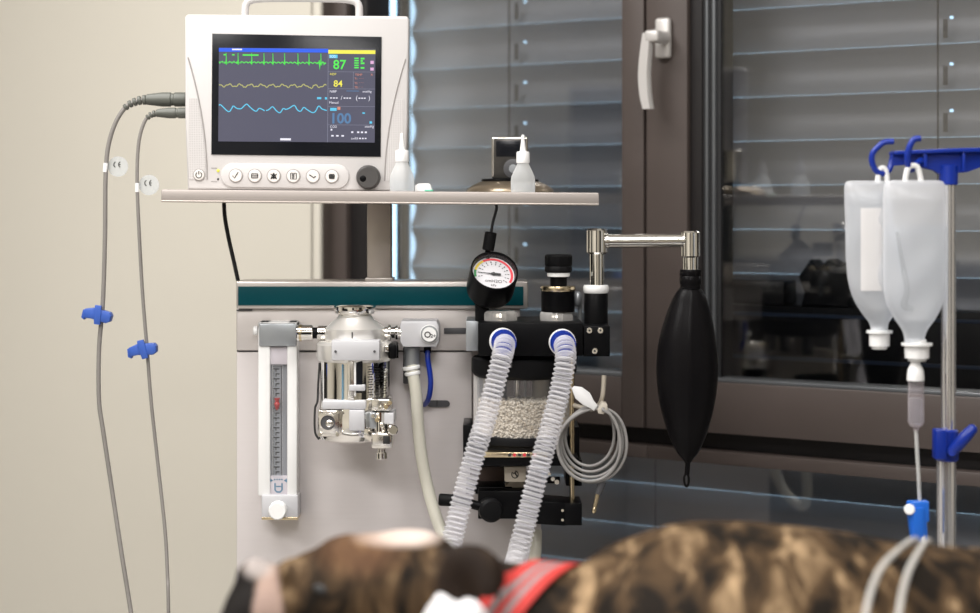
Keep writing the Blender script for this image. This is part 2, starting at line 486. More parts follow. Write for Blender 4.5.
mb.box((wu(389), 0.0, z_sb), (wu(621.5), 0.07, z_glb), M_frame, 0.002)
mb.box((wu(389), 0.0, z_glb), (wu(621.5), 0.05, z_glb + 0.006), M_bead, 0.001)
mb.build('sash', w1)
mb = MB(); mb.box((wu(389), 0.030, z_glb), (wu(621.5), 0.034, WIN_T - 0.082), M_glass); mb.build('pane', w1)
mb = MB(); mb.box((wu(389), 0.030, WIN_B + 0.08), (wu(645.6), 0.034, z_lg), M_glass); mb.build('lower_pane', w1)
# right window
w2 = structure('window_2', WROOT, RW)
mb = MB()
mb.box((wu(645.6), 0.03, z_tr), (uR, 0.08, z_sb + 0.004), M_frame_d)
mb.box((wu(645.6), 0.005, z_lg), (uR, 0.08, z_tr), M_frame, 0.002)
mb.box((wu(645.6), 0.005, WIN_B), (uR, 0.08, WIN_B + 0.08), M_frame, 0.002)
mb.box((wu(645.6), 0.005, WIN_T - 0.08), (uR, 0.08, WIN_T), M_frame, 0.002)
mb.box((wu(643.6), 0.03, z_sb), (wu(646), 0.08, WIN_T - 0.082), M_gasket)
mb.build('window_frame', w2)
mb = MB()
mb.box((wu(646), 0.0, z_sb), (wu(687), 0.07, WIN_T - 0.082), M_frame, 0.002)
mb.box((wu(687), 0.010, z_glb), (wu(699), 0.07, WIN_T - 0.082), M_frame_d, 0.001)
mb.box((wu(687), 0.0, z_sb), (uR, 0.07, z_glb), M_frame, 0.002)
mb.box((wu(687), 0.006, z_glb), (uR, 0.06, z_glb + 0.005), M_bead, 0.001)
mb.box((wu(699), 0.014, z_glb), (wu(701), 0.07, WIN_T - 0.082), M_gasket)
mb.box((wu(701), 0.014, z_glb), (wu(703.5), 0.07, WIN_T - 0.082), M_bead, 0.001)
mb.box((wu(703.5), 0.020, z_glb), (wu(706), 0.07, WIN_T - 0.082), M_gasket)
mb.box((wu(706), 0.020, z_glb), (wu(709), 0.07, WIN_T - 0.082), M_bead, 0.001)
mb.box((wu(709), 0.026, z_glb), (wu(713), 0.07, WIN_T - 0.082), M_gasket)
mb.build('sash', w2)
mb = MB(); mb.box((wu(709), 0.030, z_glb), (uR, 0.034, WIN_T - 0.082), M_glass); mb.build('pane', w2)
mb = MB(); mb.box((wu(645.6), 0.030, WIN_B + 0.08), (uR, 0.034, z_lg), M_glass); mb.build('lower_pane', w2)
# handle
mb = MB()
a = W(654, 18, -0.012); b = W(669, 58, -0.012)
mb.box((a[0], -0.012, b[1]), (b[0], 0.0, a[1]), M_handle, 0.005, 3)
c = W(662, 38, -0.03)
cu = W(656, 37, -0.03)
mb.cyl((cu[0] + 0.006, -0.012, cu[1]), (cu[0] + 0.004, -0.045, cu[1]), 0.010, M_handle, seg=16)
mb.box((W(646, 0, -0.045)[0], -0.052, cu[1] - 0.009), (cu[0] + 0.014, -0.034, cu[1] + 0.009), M_handle, 0.004, 3)
hp = [(646, 33), (643.8, 52), (642.3, 75), (643.5, 95), (646, 109)]
path = [(W(x + 2, y, -0.045)[0], -0.045, W(x + 2, y, -0.045)[1]) for x, y in hp]
path = crom(path, 8); n = len(path)
rings = []
for i, p in enumerate(path):
    t = i / (n - 1); w_ = 0.0080 + 0.0016 * math.sin(t * PI) ; dd = 0.007
    p = Vector(p)
    rings.append([mb.bm.verts.new(p + Vector((sx * w_, sy * dd, 0))) for sx, sy in ((-1, -.3), (-.75, -.9), (.75, -.9), (1, -.3), (1, .6), (.7, 1), (-.7, 1), (-1, .6))])
for A, B in zip(rings, rings[1:]):
    for k in range(8): mb.face([A[k], A[(k + 1) % 8], B[(k + 1) % 8], B[k]], M_handle)
mb.face(rings[0][::-1], M_handle); mb.face(rings[-1], M_handle)
mb.build('window_handle', w2, recalc=True, label='satin aluminium window handle')

# blind outside the glass
OB = 0.17
bl = thing('window_blind', 'closed grey slatted blind hanging outside the windows', 'blind', WROOT, rot=RW)
bl['_org'] = Vector((0, 0, 0))
PITCH = 0.0695; Z0 = 1.759
ub0, ub1 = W(410, 0, OB)[0], uR - 0.05
holes = [W(520, 0, OB)[0], W(948, 0, OB)[0]]
mb = MB()
NP = 10
def prof(t):   # t 0 top .. 1 bottom
    return (OB + 0.017 * math.sin(PI * t), -(PITCH - 0.0003) * t)
xs = [ub0]
for h in holes: xs += [h - 0.0028, h + 0.0028]
xs.append(ub1)
for k in range(-8, 19):
    zt = Z0 - PITCH * k
    grid = []
    ts = [0, 0.06, 0.15, 0.28, 0.39, 0.45, 0.6, 0.75, 0.88, 0.96, 1.0]
    for t in ts:
        o_, dz = prof(t)
        grid.append([mb.bm.verts.new((x + (0.004 if x == ub0 and t in (0, 1.0) else 0), o_, zt + dz)) for x in xs])
    for i in range(len(ts) - 1):
        for j in range(len(xs) - 1):
            if i == 4 and j in (1, 3): continue
            mb.face([grid[i][j], grid[i + 1][j], grid[i + 1][j + 1], grid[i][j + 1]], M_slat)
mb.build('slats', bl, sharp=80)
mb = MB()
mb.box((W(398.8, 0, OB)[0], OB - 0.008, WIN_B), (W(408, 0, OB)[0], OB + 0.008, WIN_T), M_rail, 0.001)
mb.build('guide_rail', bl)
for h in holes:
    mb = MB(); mb.box((h - 0.0085, OB - 0.024, WIN_B), (h - 0.0065, OB - 0.022, WIN_T), M_cord)
    for k in range(-8, 19):
        zt = Z0 - PITCH * k
        mb.box((h - 0.0035, OB - 0.012, zt - 0.062), (h + 0.0035, OB - 0.011, zt - 0.034), M_tape)
    mb.build('ladder_cord', bl)

# ceiling light panels
for i, (u, o, pw) in enumerate(PANELS):
    t = thing('ceiling_light', ['flat ceiling light panel nearest the left window', 'flat ceiling light panel nearest the right window',
              'flat ceiling light panel at the back left of the room', 'flat ceiling light panel at the back right of the room'][i], 'lamp', wall_world(u, o, CEIL), rot=RW, group='ceiling light panels')
    t['_org'] = Vector((0, 0, 0))
    mb = MB()
    for a, b in (((-.62, -.32), (.62, -.29)), ((-.62, .29), (.62, .32)), ((-.62, -.29), (-.59, .29)), ((.59, -.29), (.62, .29))):
        mb.box((a[0], a[1], -0.05), (b[0], b[1], 0.0), M_white2)
    mb.build('frame', t)
    mb = MB(); mb.box((-.59, -.29, -0.02), (.59, .29, 0.0), M_white2); mb.build('backing', t)

# dark furniture at the back of the room (mirrored in the right pane)
t = thing('cabinet', 'low black brown cabinet standing by the back wall', 'cabinet', wall_world(-2.55, -4.4, 0), rot=RW)
t['_org'] = Vector((0, 0, 0))
mb = MB(); mb.box((-.75, -.3, 0.06), (.85, .3, 1.22), M_furn, 0.004); mb.box((-.7, -.25, 0), (.8, .25, 0.06), M_furn); mb.build('body', t)
for k in range(3):
    mb = MB(); mb.box((-.74 + .53 * k, .3, 0.08), (-.22 + .53 * k, .32, 1.2), M_furn, 0.004)
    d = mb.build('door', t)
    mb = MB(); mb.cyl((-.28 + .53 * k, .34, .6), (-.28 + .53 * k, .34, .75), .006, M_handle, seg=10); mb.box((-.285 + .53 * k, .32, .62), (-.275 + .53 * k, .34, .63), M_handle); mb.build('handle', d)
t = thing('locker', 'tall narrow black locker beside the low cabinet', 'locker', wall_world(-3.62, -4.4, 0), rot=RW)
t['_org'] = Vector((0, 0, 0))
mb = MB(); mb.box((-.24, -.3, 0), (.24, .3, 1.95), M_furn, 0.004); mb.build('body', t)
mb = MB(); mb.box((-.23, .3, 0.05), (.23, .32, 1.93), M_furn, 0.004); mb.build('door', t)

t = thing('cabinet', 'tall black brown cabinet added against the right wall for dark bands in the chrome', 'cabinet', wall_world(2.85, -2.4, 0), rot=RW)  # unseen cabinet added to give the chrome dark bands
t['_org'] = Vector((0, 0, 0))
mb = MB(); mb.box((-.3, -.6, 0), (.3, .6, 2.1), M_furn, 0.004); mb.build('body', t)
for k in range(2):
    mb = MB(); mb.box((-.32, -.59 + .6 * k, .05), (-.3, -.01 + .6 * k, 2.08), M_furn, 0.004); mb.build('door', t)  # doors of the added right cabinet
t = thing('cabinet', 'tall black brown cabinet added against the left wall for dark bands in the chrome', 'cabinet', wall_world(-3.9, -1.1, 0), rot=RW)  # another unseen cabinet, added for dark bands in the chrome
t['_org'] = Vector((0, 0, 0))
mb = MB(); mb.box((-.28, -.45, 0), (.28, .45, 2.1), M_furn, 0.004); mb.build('body', t)
for k in range(2):
    mb = MB(); mb.box((.28, -.44 + .45 * k, .05), (.30, -.01 + .45 * k, 2.08), M_furn, 0.004); mb.build('door', t)  # doors of the added left cabinet
d1 = structure('added_door', WROOT, RW)  # unseen dark door added so the polished metal mirrors a dark band
mb = MB(); mb.box((0.3, O1, 0), (1.25, O1 + 0.04, 2.1), M_furn, 0.004); mb.build('added_door_leaf', d1)
mb = MB(); mb.box((0.36, O1 + .04, 1.0), (0.48, O1 + .08, 1.03), M_handle, 0.004); mb.build('added_door_handle', d1)
# dark crate and boxes, added as reflections behind the pane, on an added ledge
mb = MB(); mb.box((wu(700), 0.081, z_glb - 0.05), (uR, 0.155, z_glb - 0.035), M_bead); wbuild(mb, 'added_ledge', kind='structure')
M_standin = new_mat('dark_reflection_tone', (0.010, 0.011, 0.014), 0.35)  # dark reflections in the pane put into this colour
M_seamlight = new_mat('blue_grey_daylight_line', (0.05, 0.075, 0.13), 0.3)  # daylight at the slat seams put into this colour
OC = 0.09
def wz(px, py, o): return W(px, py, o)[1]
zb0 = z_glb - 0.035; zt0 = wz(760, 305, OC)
def standin(u0, u1, zb, zt, label, name, cat, col, ribs=()):
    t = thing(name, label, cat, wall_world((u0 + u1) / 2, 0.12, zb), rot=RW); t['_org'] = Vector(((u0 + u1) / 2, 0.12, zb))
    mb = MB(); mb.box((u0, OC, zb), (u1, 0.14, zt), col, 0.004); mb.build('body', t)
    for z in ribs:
        mb = MB(); mb.box((u0, OC - .004, z - .0028), (u1, OC, z + .0028), M_seamlight, 0.001); mb.build('daylight_line', t)  # bluish daylight lines painted as thin strips
standin(wu(712, OC), uR - .06, zb0, zt0, 'long dark crate with two bluish light lines, added as a reflection low behind the right window pane', 'reflection_standin', 'standin', M_standin, (wz(760, 314, OC), wz(760, 357, OC)))
standin(wu(716, OC), wu(784, OC), zt0, wz(750, 280, OC), 'small black box added as a dark reflection on top of the dark crate behind the right pane', 'box', 'box', M_standin)
t = thing('lump_standin', 'dark jagged lump added as a dark reflection behind the pane, beside the infusion bag', 'dark_shape', wall_world((wu(797, OC) + wu(852, OC)) / 2, 0.12, zt0), rot=RW)
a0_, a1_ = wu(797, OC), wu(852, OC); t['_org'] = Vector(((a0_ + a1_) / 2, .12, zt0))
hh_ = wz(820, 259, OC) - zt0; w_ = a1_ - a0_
mb = MB(); mb.prism([(a0_ + w_ * fx, zt0 + hh_ * fz) for fx, fz in ((.05, 0), (.12, .3), (0, .62), (.22, .98), (.38, .8), (.55, 1), (.75, .85), (.92, 1.0), (1, .5), (.93, 0))], OC, .138, M_standin, .006, 3); mb.build('lump', t)

# ------------------------------------------------------------------ anaesthesia machine body
DB = 2.45
am = thing('anaesthesia_machine', 'brushed grey anaesthesia machine with dark teal stripe along its top', 'anaesthesia machine', P(380, 400, 2.6) * Vector((1, 1, 0)) if False else Vector((P(380, 0, 2.6).x, 2.6, 0)))
def zz(py, d=DB): return P(0, py, d).z
def xx(px, d=DB): return P(px, 0, d).x
mb = MB()
mb.prism([(xx(236.5), 0.12), (xx(541), 0.12), (xx(541), zz(470)), (xx(472), zz(470)), (xx(472), zz(352)), (xx(236.5), zz(352))], DB, DB + 0.28, M_panel, 0.002)
mb.box((xx(236.5), DB + 0.004, zz(352)), (xx(472), DB + 0.28, zz(346)), M_slot)
mb.box((xx(236.5), DB - 0.004, zz(350.5)), (xx(520), DB + 0.28, zz(308)), M_panel2, 0.003)
mb.box((xx(236.5), DB + 0.10, zz(480)), (xx(500), DB + 0.28, zz(350)), M_panel)
mb.build('body', am)
# panel left of the flow meter and seams
mb = MB()
mb.pbox(444, 328, 466, 334, DB - 0.006, DB, M_slot, 0.0005); mb.build('slot', am); mb = MB()
mb.pbox(236.5, 309.5, 252, 311, DB - 0.006, DB, M_slot)
mb.build('slot', am)
mb = MB(); mb.prism([(P(436 + 15 * sx + 0, 0, DB).x + 0.004 * 0, 0) for sx in ()] or
    [(xx(426 + 5 - 4 * math.cos(a)), zz(403.5 - 3.3 * math.sin(a))) for a in [PI / 2 - k * PI / 8 for k in range(9)]] +
    [(xx(446 + 4 * math.cos(a)), zz(403.5 + 3.3 * math.sin(a))) for a in [PI / 2 - k * PI / 8 for k in range(9)]], DB - 0.004, DB - 0.0005, M_slot)
mb.pbox(436.4, 400.3, 437.6, 406.7, DB - 0.0046, DB - 0.003, M_ink)
mb.build('vent_slot', am)
# teal stripe box
mb = MB(); mb.pbox(236, 281, 528, 309, DB - 0.012, DB + 0.055, M_trim, 0.003)
ts_ = mb.build('top_box', am)
mb = MB(); mb.pbox(238, 286.5, 523.5, 305.5, DB - 0.0135, DB - 0.011, M_teal, 0.0005); mb.build('teal_stripe', ts_)
# post
mb = MB(); mb.pbox(367, 203.8, 391, 281, 2.45, 2.49, M_post, 0.002); mb.pbox(365, 278, 393, 281.5, 2.446, 2.495, M_trim, 0.001)
mb.build('post', am)
# base with castors
mb = MB(); mb.box((xx(225), DB - 0.1, 0.09), (xx(560), DB + 0.29, 0.14), M_panel, 0.01); mb.build('base', am)
for x, y in ((xx(240), DB - 0.06), (xx(545), DB - 0.06), (xx(240), DB + 0.24), (xx(545), DB + 0.17)):
    mb = MB(); mb.cyl((x - 0.012, y, 0.04), (x + 0.012, y, 0.04), 0.04, M_castor, bev=0.004); mb.cyl((x, y, 0.05), (x, y, 0.09), 0.01, M_steel); mb.build('castor', am)
# shelf (part of the machine)
mb = MB()
mb.pbox(161, 191, 599, 203.5, 2.32, 2.62, M_shelf, 0.002)
mb.pbox(161, 201.8, 599, 203.8, 2.319, 2.621, M_post, 0.001)
sh = mb.build('shelf', am)
ROLL = math.radians(0.45)
# roll the shelf about the post top
ctr = P(380, 196, 2.45) - Vector(am['_org'])
RM = Matrix.Translation(ctr) @ Matrix.Rotation(ROLL, 4, 'Y') @ Matrix.Translation(-ctr)
sh.data.transform(RM)
def rolled(p): return (Matrix.Translation(P(380, 196, 2.45)) @ Matrix.Rotation(ROLL, 4, 'Y') @ Matrix.Translation(-P(380, 196, 2.45))) @ Vector(p)
def shelf_top(x): return rolled((x, 2.4, P(0, 191, 2.32).z)).z

# black cord down from the shelf
mb = MB(); mb.tube(crom([P(224, 203, 2.47), P(225, 218, 2.45), P(229, 240, 2.45), P(234, 262, 2.455), P(238, 280.5, 2.46)]), 0.0028, M_cord)
tag(mb.build('power_cable', loc=P(238, 280.5, 2.46)), 'black cable hanging from the shelf to the top left corner of the machine', 'cable')

# ------------------------------------------------------------------ patient monitor
DM = 2.38
mroot = P(297, 190, DM)
mroot.z = shelf_top(mroot.x)
SHZ = mroot.z - P(297, 190.5, DM).z
mon = thing('patient_monitor', 'white patient monitor with waveforms on its dark screen, on the shelf', 'monitor', mroot)
mon['_org'] = mroot - Vector((0, 0, SHZ))
def q(px, py, dd=0.0): p = P(px, py, DM); return (p.x, p.z)
def mp_(px, py, off): p = P(px, py, DM); return Vector((p.x, DM - off, p.z))
mb = MB()
outl = [(183.5, 17.5), (186, 15), (405, 15), (407.5, 17.5), (407, 120), (404.5, 190), (187.5, 190), (184.5, 120)]
mb.prism([q(*p) for p in outl], DM, DM + 0.03, M_white, 0.003, 3)
mb.prism([q(*p) for p in [(191, 22), (400, 22), (398, 190), (194, 190)]], DM + 0.028, DM + 0.10, M_white, 0.006, 3)
mb.build('casing', mon)
# raised inner face, curved grooves
mb = MB()
gl = [(187, 30), (404, 30), (404, 52)]
def groove(side):
    pts = []
    for t in range(13):
        k = t / 12
        y = 58 + (122) * k
        x = 20 * (1 - (1 - k) ** 1.9)
        pts.append(mp_(187 + x, y, 0.0004) if side < 0 else mp_(404.5 - x, y, 0.0004))
    return pts
for s_ in (-1, 1): mb = MB(); mb.tube(groove(s_), 0.0009, M_grey, 6); mb.build('groove', mon)
for s_ in (-1, 1):
    mb = MB(); g = [p for p in groove(s_)][4:]
    edge = 187.2 if s_ < 0 else 404.6
    pts = [(p.x - s_ * -0.0 + (-0.002 if s_ < 0 else 0.002), p.z) for p in g]
    xe = P(edge + (1.5 if s_ < 0 else -1.5), 0, DM).x
    poly = pts + [(xe, g[-1].z), (xe, g[0].z)]
    mb.prism(poly, DM - 0.0006, DM + 0.001, M_grille); mb.build('speaker_grille', mon)
mb = MB(); mb.prism([q(*p) for p in [(211, 34), (380.5, 36), (380.5, 156), (211, 155)]], DM - 0.0015, DM + 0.002, M_glassblk, 0.001)
scr = mb.build('screen_bezel', mon)
mb = MB()
EPS = 0.0020
def sp(zx, zy, e=0.0003):   # screen zoom coordinates
    return mp_(210 + zx / 4.714, 30 + zy / 4.714, EPS + e)
def sbox(x0, y0, x1, y1, m, e=0.0003):
    mb.poly([sp(x0, y0, e), sp(x0, y1, e), sp(x1, y1, e), sp(x1, y0, e)], m)
mb.box(sp(38, 86, 0), sp(775, 527, 0) + Vector((0, 0.001, 0)), M_scr)
sbox(38, 87, 553, 105, M_sblue); sbox(553, 92, 775, 110, M_syel)
sbox(100, 90, 147, 97, M_swhite, 0.0005); sbox(330, 510, 380, 520, M_swhite)
Z = 1 / 4.714 * DM / FPX
mb.ribbon([sp(553, 110), sp(553, 527)], 2.5 * Z, M_sline)
for y in (195, 275, 358, 445): mb.ribbon([sp(553, y), sp(775, y)], 2 * Z, M_sline)
mb.ribbon([sp(672, 195), sp(672, 275)], 2 * Z, M_sline)
# ECG
pts = []; x = 40
spk = [72, 128, 192, 250, 292, 347, 410, 462, 518]
while x <= 545:
    y = 154 + 3 * math.sin(x * .33) + (4 if x < 150 else 0) * math.sin(x * .9)
    pts.append((x, y)); x += 3
    for s0 in spk:
        if s0 - 3 <= x < s0:
            pts += [(s0 - 4, 156), (s0 - 1, 162), (s0, 110), (s0 + 2, 166), (s0 + 5, 153)]; x = s0 + 7
mb.ribbon([sp(a, b) for a, b in pts], 4.0 * Z, M_sgreen)
mb.ribbon([sp(a, b, 0.0005) for a, b in [(500, 152), (507, 160), (511, 142), (514, 185), (518, 145), (523, 165), (528, 146), (534, 163), (540, 152)]], 5 * Z, M_sgreen)
sbox(150, 116, 225, 123, M_sgreen); sbox(60, 116, 72, 122, M_sgreen); sbox(100, 116, 112, 122, M_sgreen)
mb.ribbon([sp(a, 263 + 6 * math.sin(a * .125) + 3 * math.sin(a * .31 + 1) + (12 if 470 < a < 482 else 0) + (8 if 150 < a < 160 else 0)) for a in range(40, 549, 5)], 4.5 * Z, M_sdyel)
cw = [(40, 357), (50, 356), (85, 387), (100, 372), (108, 360), (125, 371), (145, 372), (160, 358), (172, 351), (190, 368), (215, 384), (230, 370), (250, 378), (255, 382)]
mb.ribbon(crom([sp(a, b) for a, b in cw], 4), 5 * Z, M_scyan)
cw = [(262, 380), (275, 376), (293, 362), (310, 380), (328, 390), (343, 370), (355, 374), (372, 368), (395, 355), (410, 376), (425, 382), (440, 364), (455, 374), (480, 388), (495, 382), (510, 357), (525, 370), (548, 378)]
mb.ribbon(crom([sp(a, b) for a, b in cw], 4), 5 * Z, M_scyan)
sbox(502, 315, 522, 325, M_scyan); sbox(539, 315, 549, 326, M_scyan)
def st(t, zx, zy, h, m, thick=0.0): mb.text(t, sp(zx, zy, 0.0006), h / 0.70 * Z, m, thick=thick)
st('87', 576, 182, 43, M_sgreen, 0.0002); st('84', 579, 265, 30, M_syel, 0.00015); st('100', 563, 437, 47, M_sdim, 0.0005)
sbox(558, 114, 597, 131, M_scyan)
st('ECG', 560, 128, 10, M_swhite)
st('RESP', 562, 211, 10, M_syel); st('TEMP', 680, 213, 10, M_sorange)
st('T1', 678, 231, 9, M_sorange); st('T2', 678, 252, 9, M_sorange); st('TD', 678, 272, 9, M_sorange)
for y in (228, 248, 269): st('- - -', 700, y, 9, M_sorange)
st('NIBP', 561, 293, 11, M_swhite); st('mmHg', 716, 292, 11, M_swhite)
mb.ribbon([sp(640, 285), sp(700, 285)], 3 * Z, M_sdim)
for a in (563, 577, 590, 627, 640, 653, 697, 710, 722): sbox(a, 316, a + 9, 321, M_swhite)
st('/', 614, 326, 18, M_swhite); st('(', 684, 326, 20, M_swhite); st(')', 744, 326, 20, M_swhite)
st('Manual', 559, 345, 11, M_swhite)
sbox(564, 365, 595, 379, M_scyan); sbox(598, 360, 612, 374, M_sorange)
sbox(716, 385, 728, 392, M_scyan); sbox(750, 427, 762, 438, M_scyan)
st('CO2', 564, 459, 11, M_swhite); st('mmHg', 728, 457, 11, M_swhite); sbox(567, 464, 575, 472, M_swhite)
for a in (570, 593, 618): sbox(a, 493, a + 12, 500, M_swhite)
for a in (664, 692, 710, 728): sbox(a, 475, a + 10, 483, M_swhite)
st('awRR', 664, 513, 10, M_swhite)
for a in (702, 715, 728): sbox(a, 505, a + 8, 511, M_swhite)
for j in range(5):
    sbox(676, 128 + j * 11, 697, 134 + j * 11, M_sgreen)
    if j != 3: sbox(706, 128 + j * 11, 724 - (j % 2) * 8, 136 + j * 11, M_sgreen)
sbox(752, 142, 768, 157, M_spink); sbox(752, 174, 768, 188, M_spink); st('x', 754, 212, 14, M_sorange)
mb.build('display', scr, sharp=30, label='lit display with waveforms and numbers')
# buttons
def disc(mb_, c, r, off, m, th=0.002, bev=0.0006): mb_.cyl(c + Vector((0, 0.001, 0)), c + Vector((0, -th, 0)), r, m, seg=28, bev=bev)
mb = MB(); pl = []
for k in range(13):
    a = PI / 2 + PI * k / 12; pl.append(q(233 + 12 * math.cos(a), 175.5 - 12 * math.sin(a)))
for k in range(13):
    a = -PI / 2 + PI * k / 12; pl.append(q(337 + 12 * math.cos(a), 176 - 12 * math.sin(a)))
mb.prism(pl, DM - 0.0025, DM + 0.001, M_white, 0.001); mb.build('button_panel', mon)
M_btn = new_mat('pale_button', (0.74, 0.71, 0.68), 0.4)
icons = {
 0: [[(-3, 0), (-1.2, 2.5), (2.5, -3.5)]],
 1: [[(-3.5, 0), (3.5, 0)], [(-3, -2), (3, -2)], [(-3, 2), (3, 2)], [(-3, -2), (-3, 2)], [(3, -2), (3, 2)]],
 2: [[(0, -3), (-2.5, 2)], [(0, -3), (2.5, 2)], [(-2.5, 2), (2.5, 2)], [(0, -2), (0, 3)], [(-3, -2), (3, 3)], [(3, -2), (-3, 3)]],
 3: [[(-2.5, -3), (-2.5, 3), (-.6, 3), (-.6, -3), (-2.5, -3)], [(.6, -3), (.6, 3), (3, 3), (3, -3), (.6, -3)]],
 4: [[(-3.5, -1.5), (-1, 0), (1, 1.5), (3, 0), (1.5, 0)]],
 5: [[(-3, -1), (3, -1)], [(-3, 0), (3, 0)], [(-3, 1), (3, 1)], [(-2.6, 2), (2.6, 2)], [(-2.6, -2), (2.6, -2)]]}
def button(px, py, r, ic, base):
    mb = MB(); c = mp_(px, py, base)
    disc(mb, c, S(r, DM), 0, M_grey, 0.0012, 0.0002); disc(mb, c, S(r - 1.0, DM), 0, M_btn, 0.0024)
    for line in ic:
        mb.ribbon([mp_(px + a, py + b, base + 0.0028) for a, b in line], S(0.9, DM), M_ink)
    return mb.build('button', mon)
arc = [(3 * math.sin(a), -3 * math.cos(a)) for a in [0.6 + k * 0.5 for k in range(11)]]
button(199, 175.5, 6.2, [arc, [(0, -4), (0, -0.5)]], 0.0)
for k, px in enumerate((236, 255, 274, 293.5, 313, 332)): button(px, 176, 7.2, icons[k], 0.002)
mb = MB(); c = mp_(368.5, 176.5, 0)
mb.lathe(c, (0, -1, 0), [(0, 0), (S(12.2, DM), 0), (S(12.2, DM), 0.006), (S(11.2, DM), 0.011), (S(10, DM), 0.0125), (0, 0.0125)], M_knob, 40)
mb.ball(mp_(363.5, 178, 0.012), (S(3.4, DM), 0.0016, S(3.4, DM)), M_black)
mb.build('rotary_knob', mon)
mb = MB(); mb.ball(mp_(218, 171, 0), 0.0022, M_syel); mb.ball(mp_(218, 179.5, 0), 0.0015, M_ink)
for y in (168.5, 182): mb.ribbon([mp_(211, y, 0.0003), mp_(217, y, 0.0003)], S(0.8, DM), M_grey)
mb.build('indicator_light', mon)
# carrying handle
mb = MB()
hpz = [(238.5, 19), (238.5, 6), (240, 0), (245, -4), (265, -6), (330, -6), (349, -4), (354, 0), (355, 6), (355, 19)]
pts = crom([mp_(a, b, -0.05) for a, b in hpz], 5)
mb.tube(pts, 0.0052, M_white, 12); mb.build('carrying_handle', mon)
# sockets with plugs (left side)
mon.rotation_euler = (0, ROLL, 0)

def ribbed_plug(name, p0, p1, r, strain, parent, big=True):
    mb = MB(); d = (p1 - p0); L = d.length
    mb.lathe(p0, d, [(0, 0), (r * .95, 0), (r, .002), (r, L * .28), (r * .86, L * .3), (r * .86, L * .36), (r, L * .38), (r, L * .60), (r * .9, L * .74), (r * .74, L * .98), (r * .6, L), (0, L)], M_plug, 24,
             fn=lambda a, h: 1 - (0.05 if int(a / (2 * PI) * 24) % 2 else 0))
    return mb.build(name, parent)
# cable 1
cb = thing('sensor_cable', 'outer grey sensor cable hanging furthest left on the cream wall', 'cable', P(104, 230, 2.42), 'grey cables plugged into the monitor')
ribbed_plug('plug', P(186, 99.5, 2.42), P(146, 99.5, 2.42), S(7.2, 2.42), None, cb)
route = [P(148, 99.5, 2.42), P(136, 101.5, 2.42), P(125, 108, 2.42), P(115, 124, 2.42), P(108, 148, 2.42), P(105.5, 180, 2.42), P(105, 235, 2.42), P(103, 300, 2.42), P(99, 350, 2.42), P(99, 400, 2.42), P(103, 430, 2.42), P(112, 490, 2.42), P(121, 550, 2.41), P(131, 613, 2.40), P(140, 680, 2.38), P(150, 800, 2.36)]
fl = crom(route, 10)
mb = MB(); mb.tube(fl, 0.0030, M_cable, 10); mb.build('sheath', cb)
mb = MB()
for k in range(5):
    p = fl[3 + k * 4]; t = (fl[4 + k * 4] - p).normalized(); mb.cyl(p - t * .0022, p + t * .0022, S(5.0 - k * .4, 2.42), M_plug, seg=14, bev=.0006)
mb.build('strain_relief', cb)
mb = MB(); mb.cyl(P(105.9, 163, 2.42), P(105.3, 172, 2.42), 0.0034, M_white2, seg=14); mb.build('ferrule', cb)
# cable 2
cb2 = thing('sensor_cable', 'inner thinner grey sensor cable hanging nearer the monitor', 'cable', P(142, 250, 2.42), 'grey cables plugged into the monitor')
ribbed_plug('plug', P(187, 113, 2.41), P(157, 113, 2.41), S(5.4, 2.42), None, cb2)
route2 = [P(159, 113, 2.41), P(151, 115, 2.41), P(144, 123, 2.41), P(138.5, 145, 2.41), P(137.2, 185, 2.41), P(140, 250, 2.41), P(143, 300, 2.41), P(147, 348, 2.41), P(151, 400, 2.41), P(158, 465, 2.41), P(165, 530, 2.40), P(167.5, 575, 2.39), P(168.5, 613, 2.38), P(172, 800, 2.36)]
fl2 = crom(route2, 10)
mb = MB(); mb.tube(fl2, 0.0024, M_cable, 10); mb.build('sheath', cb2)
mb = MB()
for k in range(4):
    p = fl2[2 + k * 4]; t = (fl2[3 + k * 4] - p).normalized(); mb.cyl(p - t * .0016, p + t * .0016, S(3.8 - k * .3, 2.42), M_plug, seg=14, bev=.0005)
mb.build('strain_relief', cb2)
mb = MB(); mb.cyl(P(137.2, 183, 2.41), P(137.3, 192, 2.41), 0.0029, M_white2, seg=14); mb.build('ferrule', cb2)
# tags
def ce_tag(px, py, r, d, label, att):
    t = thing('cable_tag', label, 'tag', P(px, py, d), 'round tags on the sensor cables')
    c0 = P(px, py, d); mb = MB(); mb.cyl(c0 - Vector((0, .0004, 0)), c0 + Vector((0, .0004, 0)), S(r, d), M_tagdisc, seg=32)
    mb.prism([(P(x, y, d).x, P(x, y, d).z) for x, y in ((att, py - 2), (px - r + 2, py - 3), (px - r + 2, py + 3), (att, py + 2))], d - 0.0003, d + 0.0003, M_tagdisc)
    mb.build('disc', t)
    mb = MB()
    for cx_ in (px - 2.2, px + 2.6):
        mb.ribbon([P(cx_ - 2.0 * math.cos(a), py - 2.0 - 2.6 * math.sin(a), d - 0.0008) for a in [-1.45 + k * .29 for k in range(11)]], S(0.95, d), M_ink)
    mb.ribbon([P(px + 0.6, py - 2.0, d - 0.0008), P(px + 2.6, py - 2.0, d - 0.0008)], S(0.9, d), M_ink)
    mb.build('lettering', t)
ce_tag(118, 166.5, 10.2, 2.425, 'pale round tag on the outer grey cable', 106)
ce_tag(149, 185, 10.2, 2.415, 'pale round tag on the inner grey cable', 138)
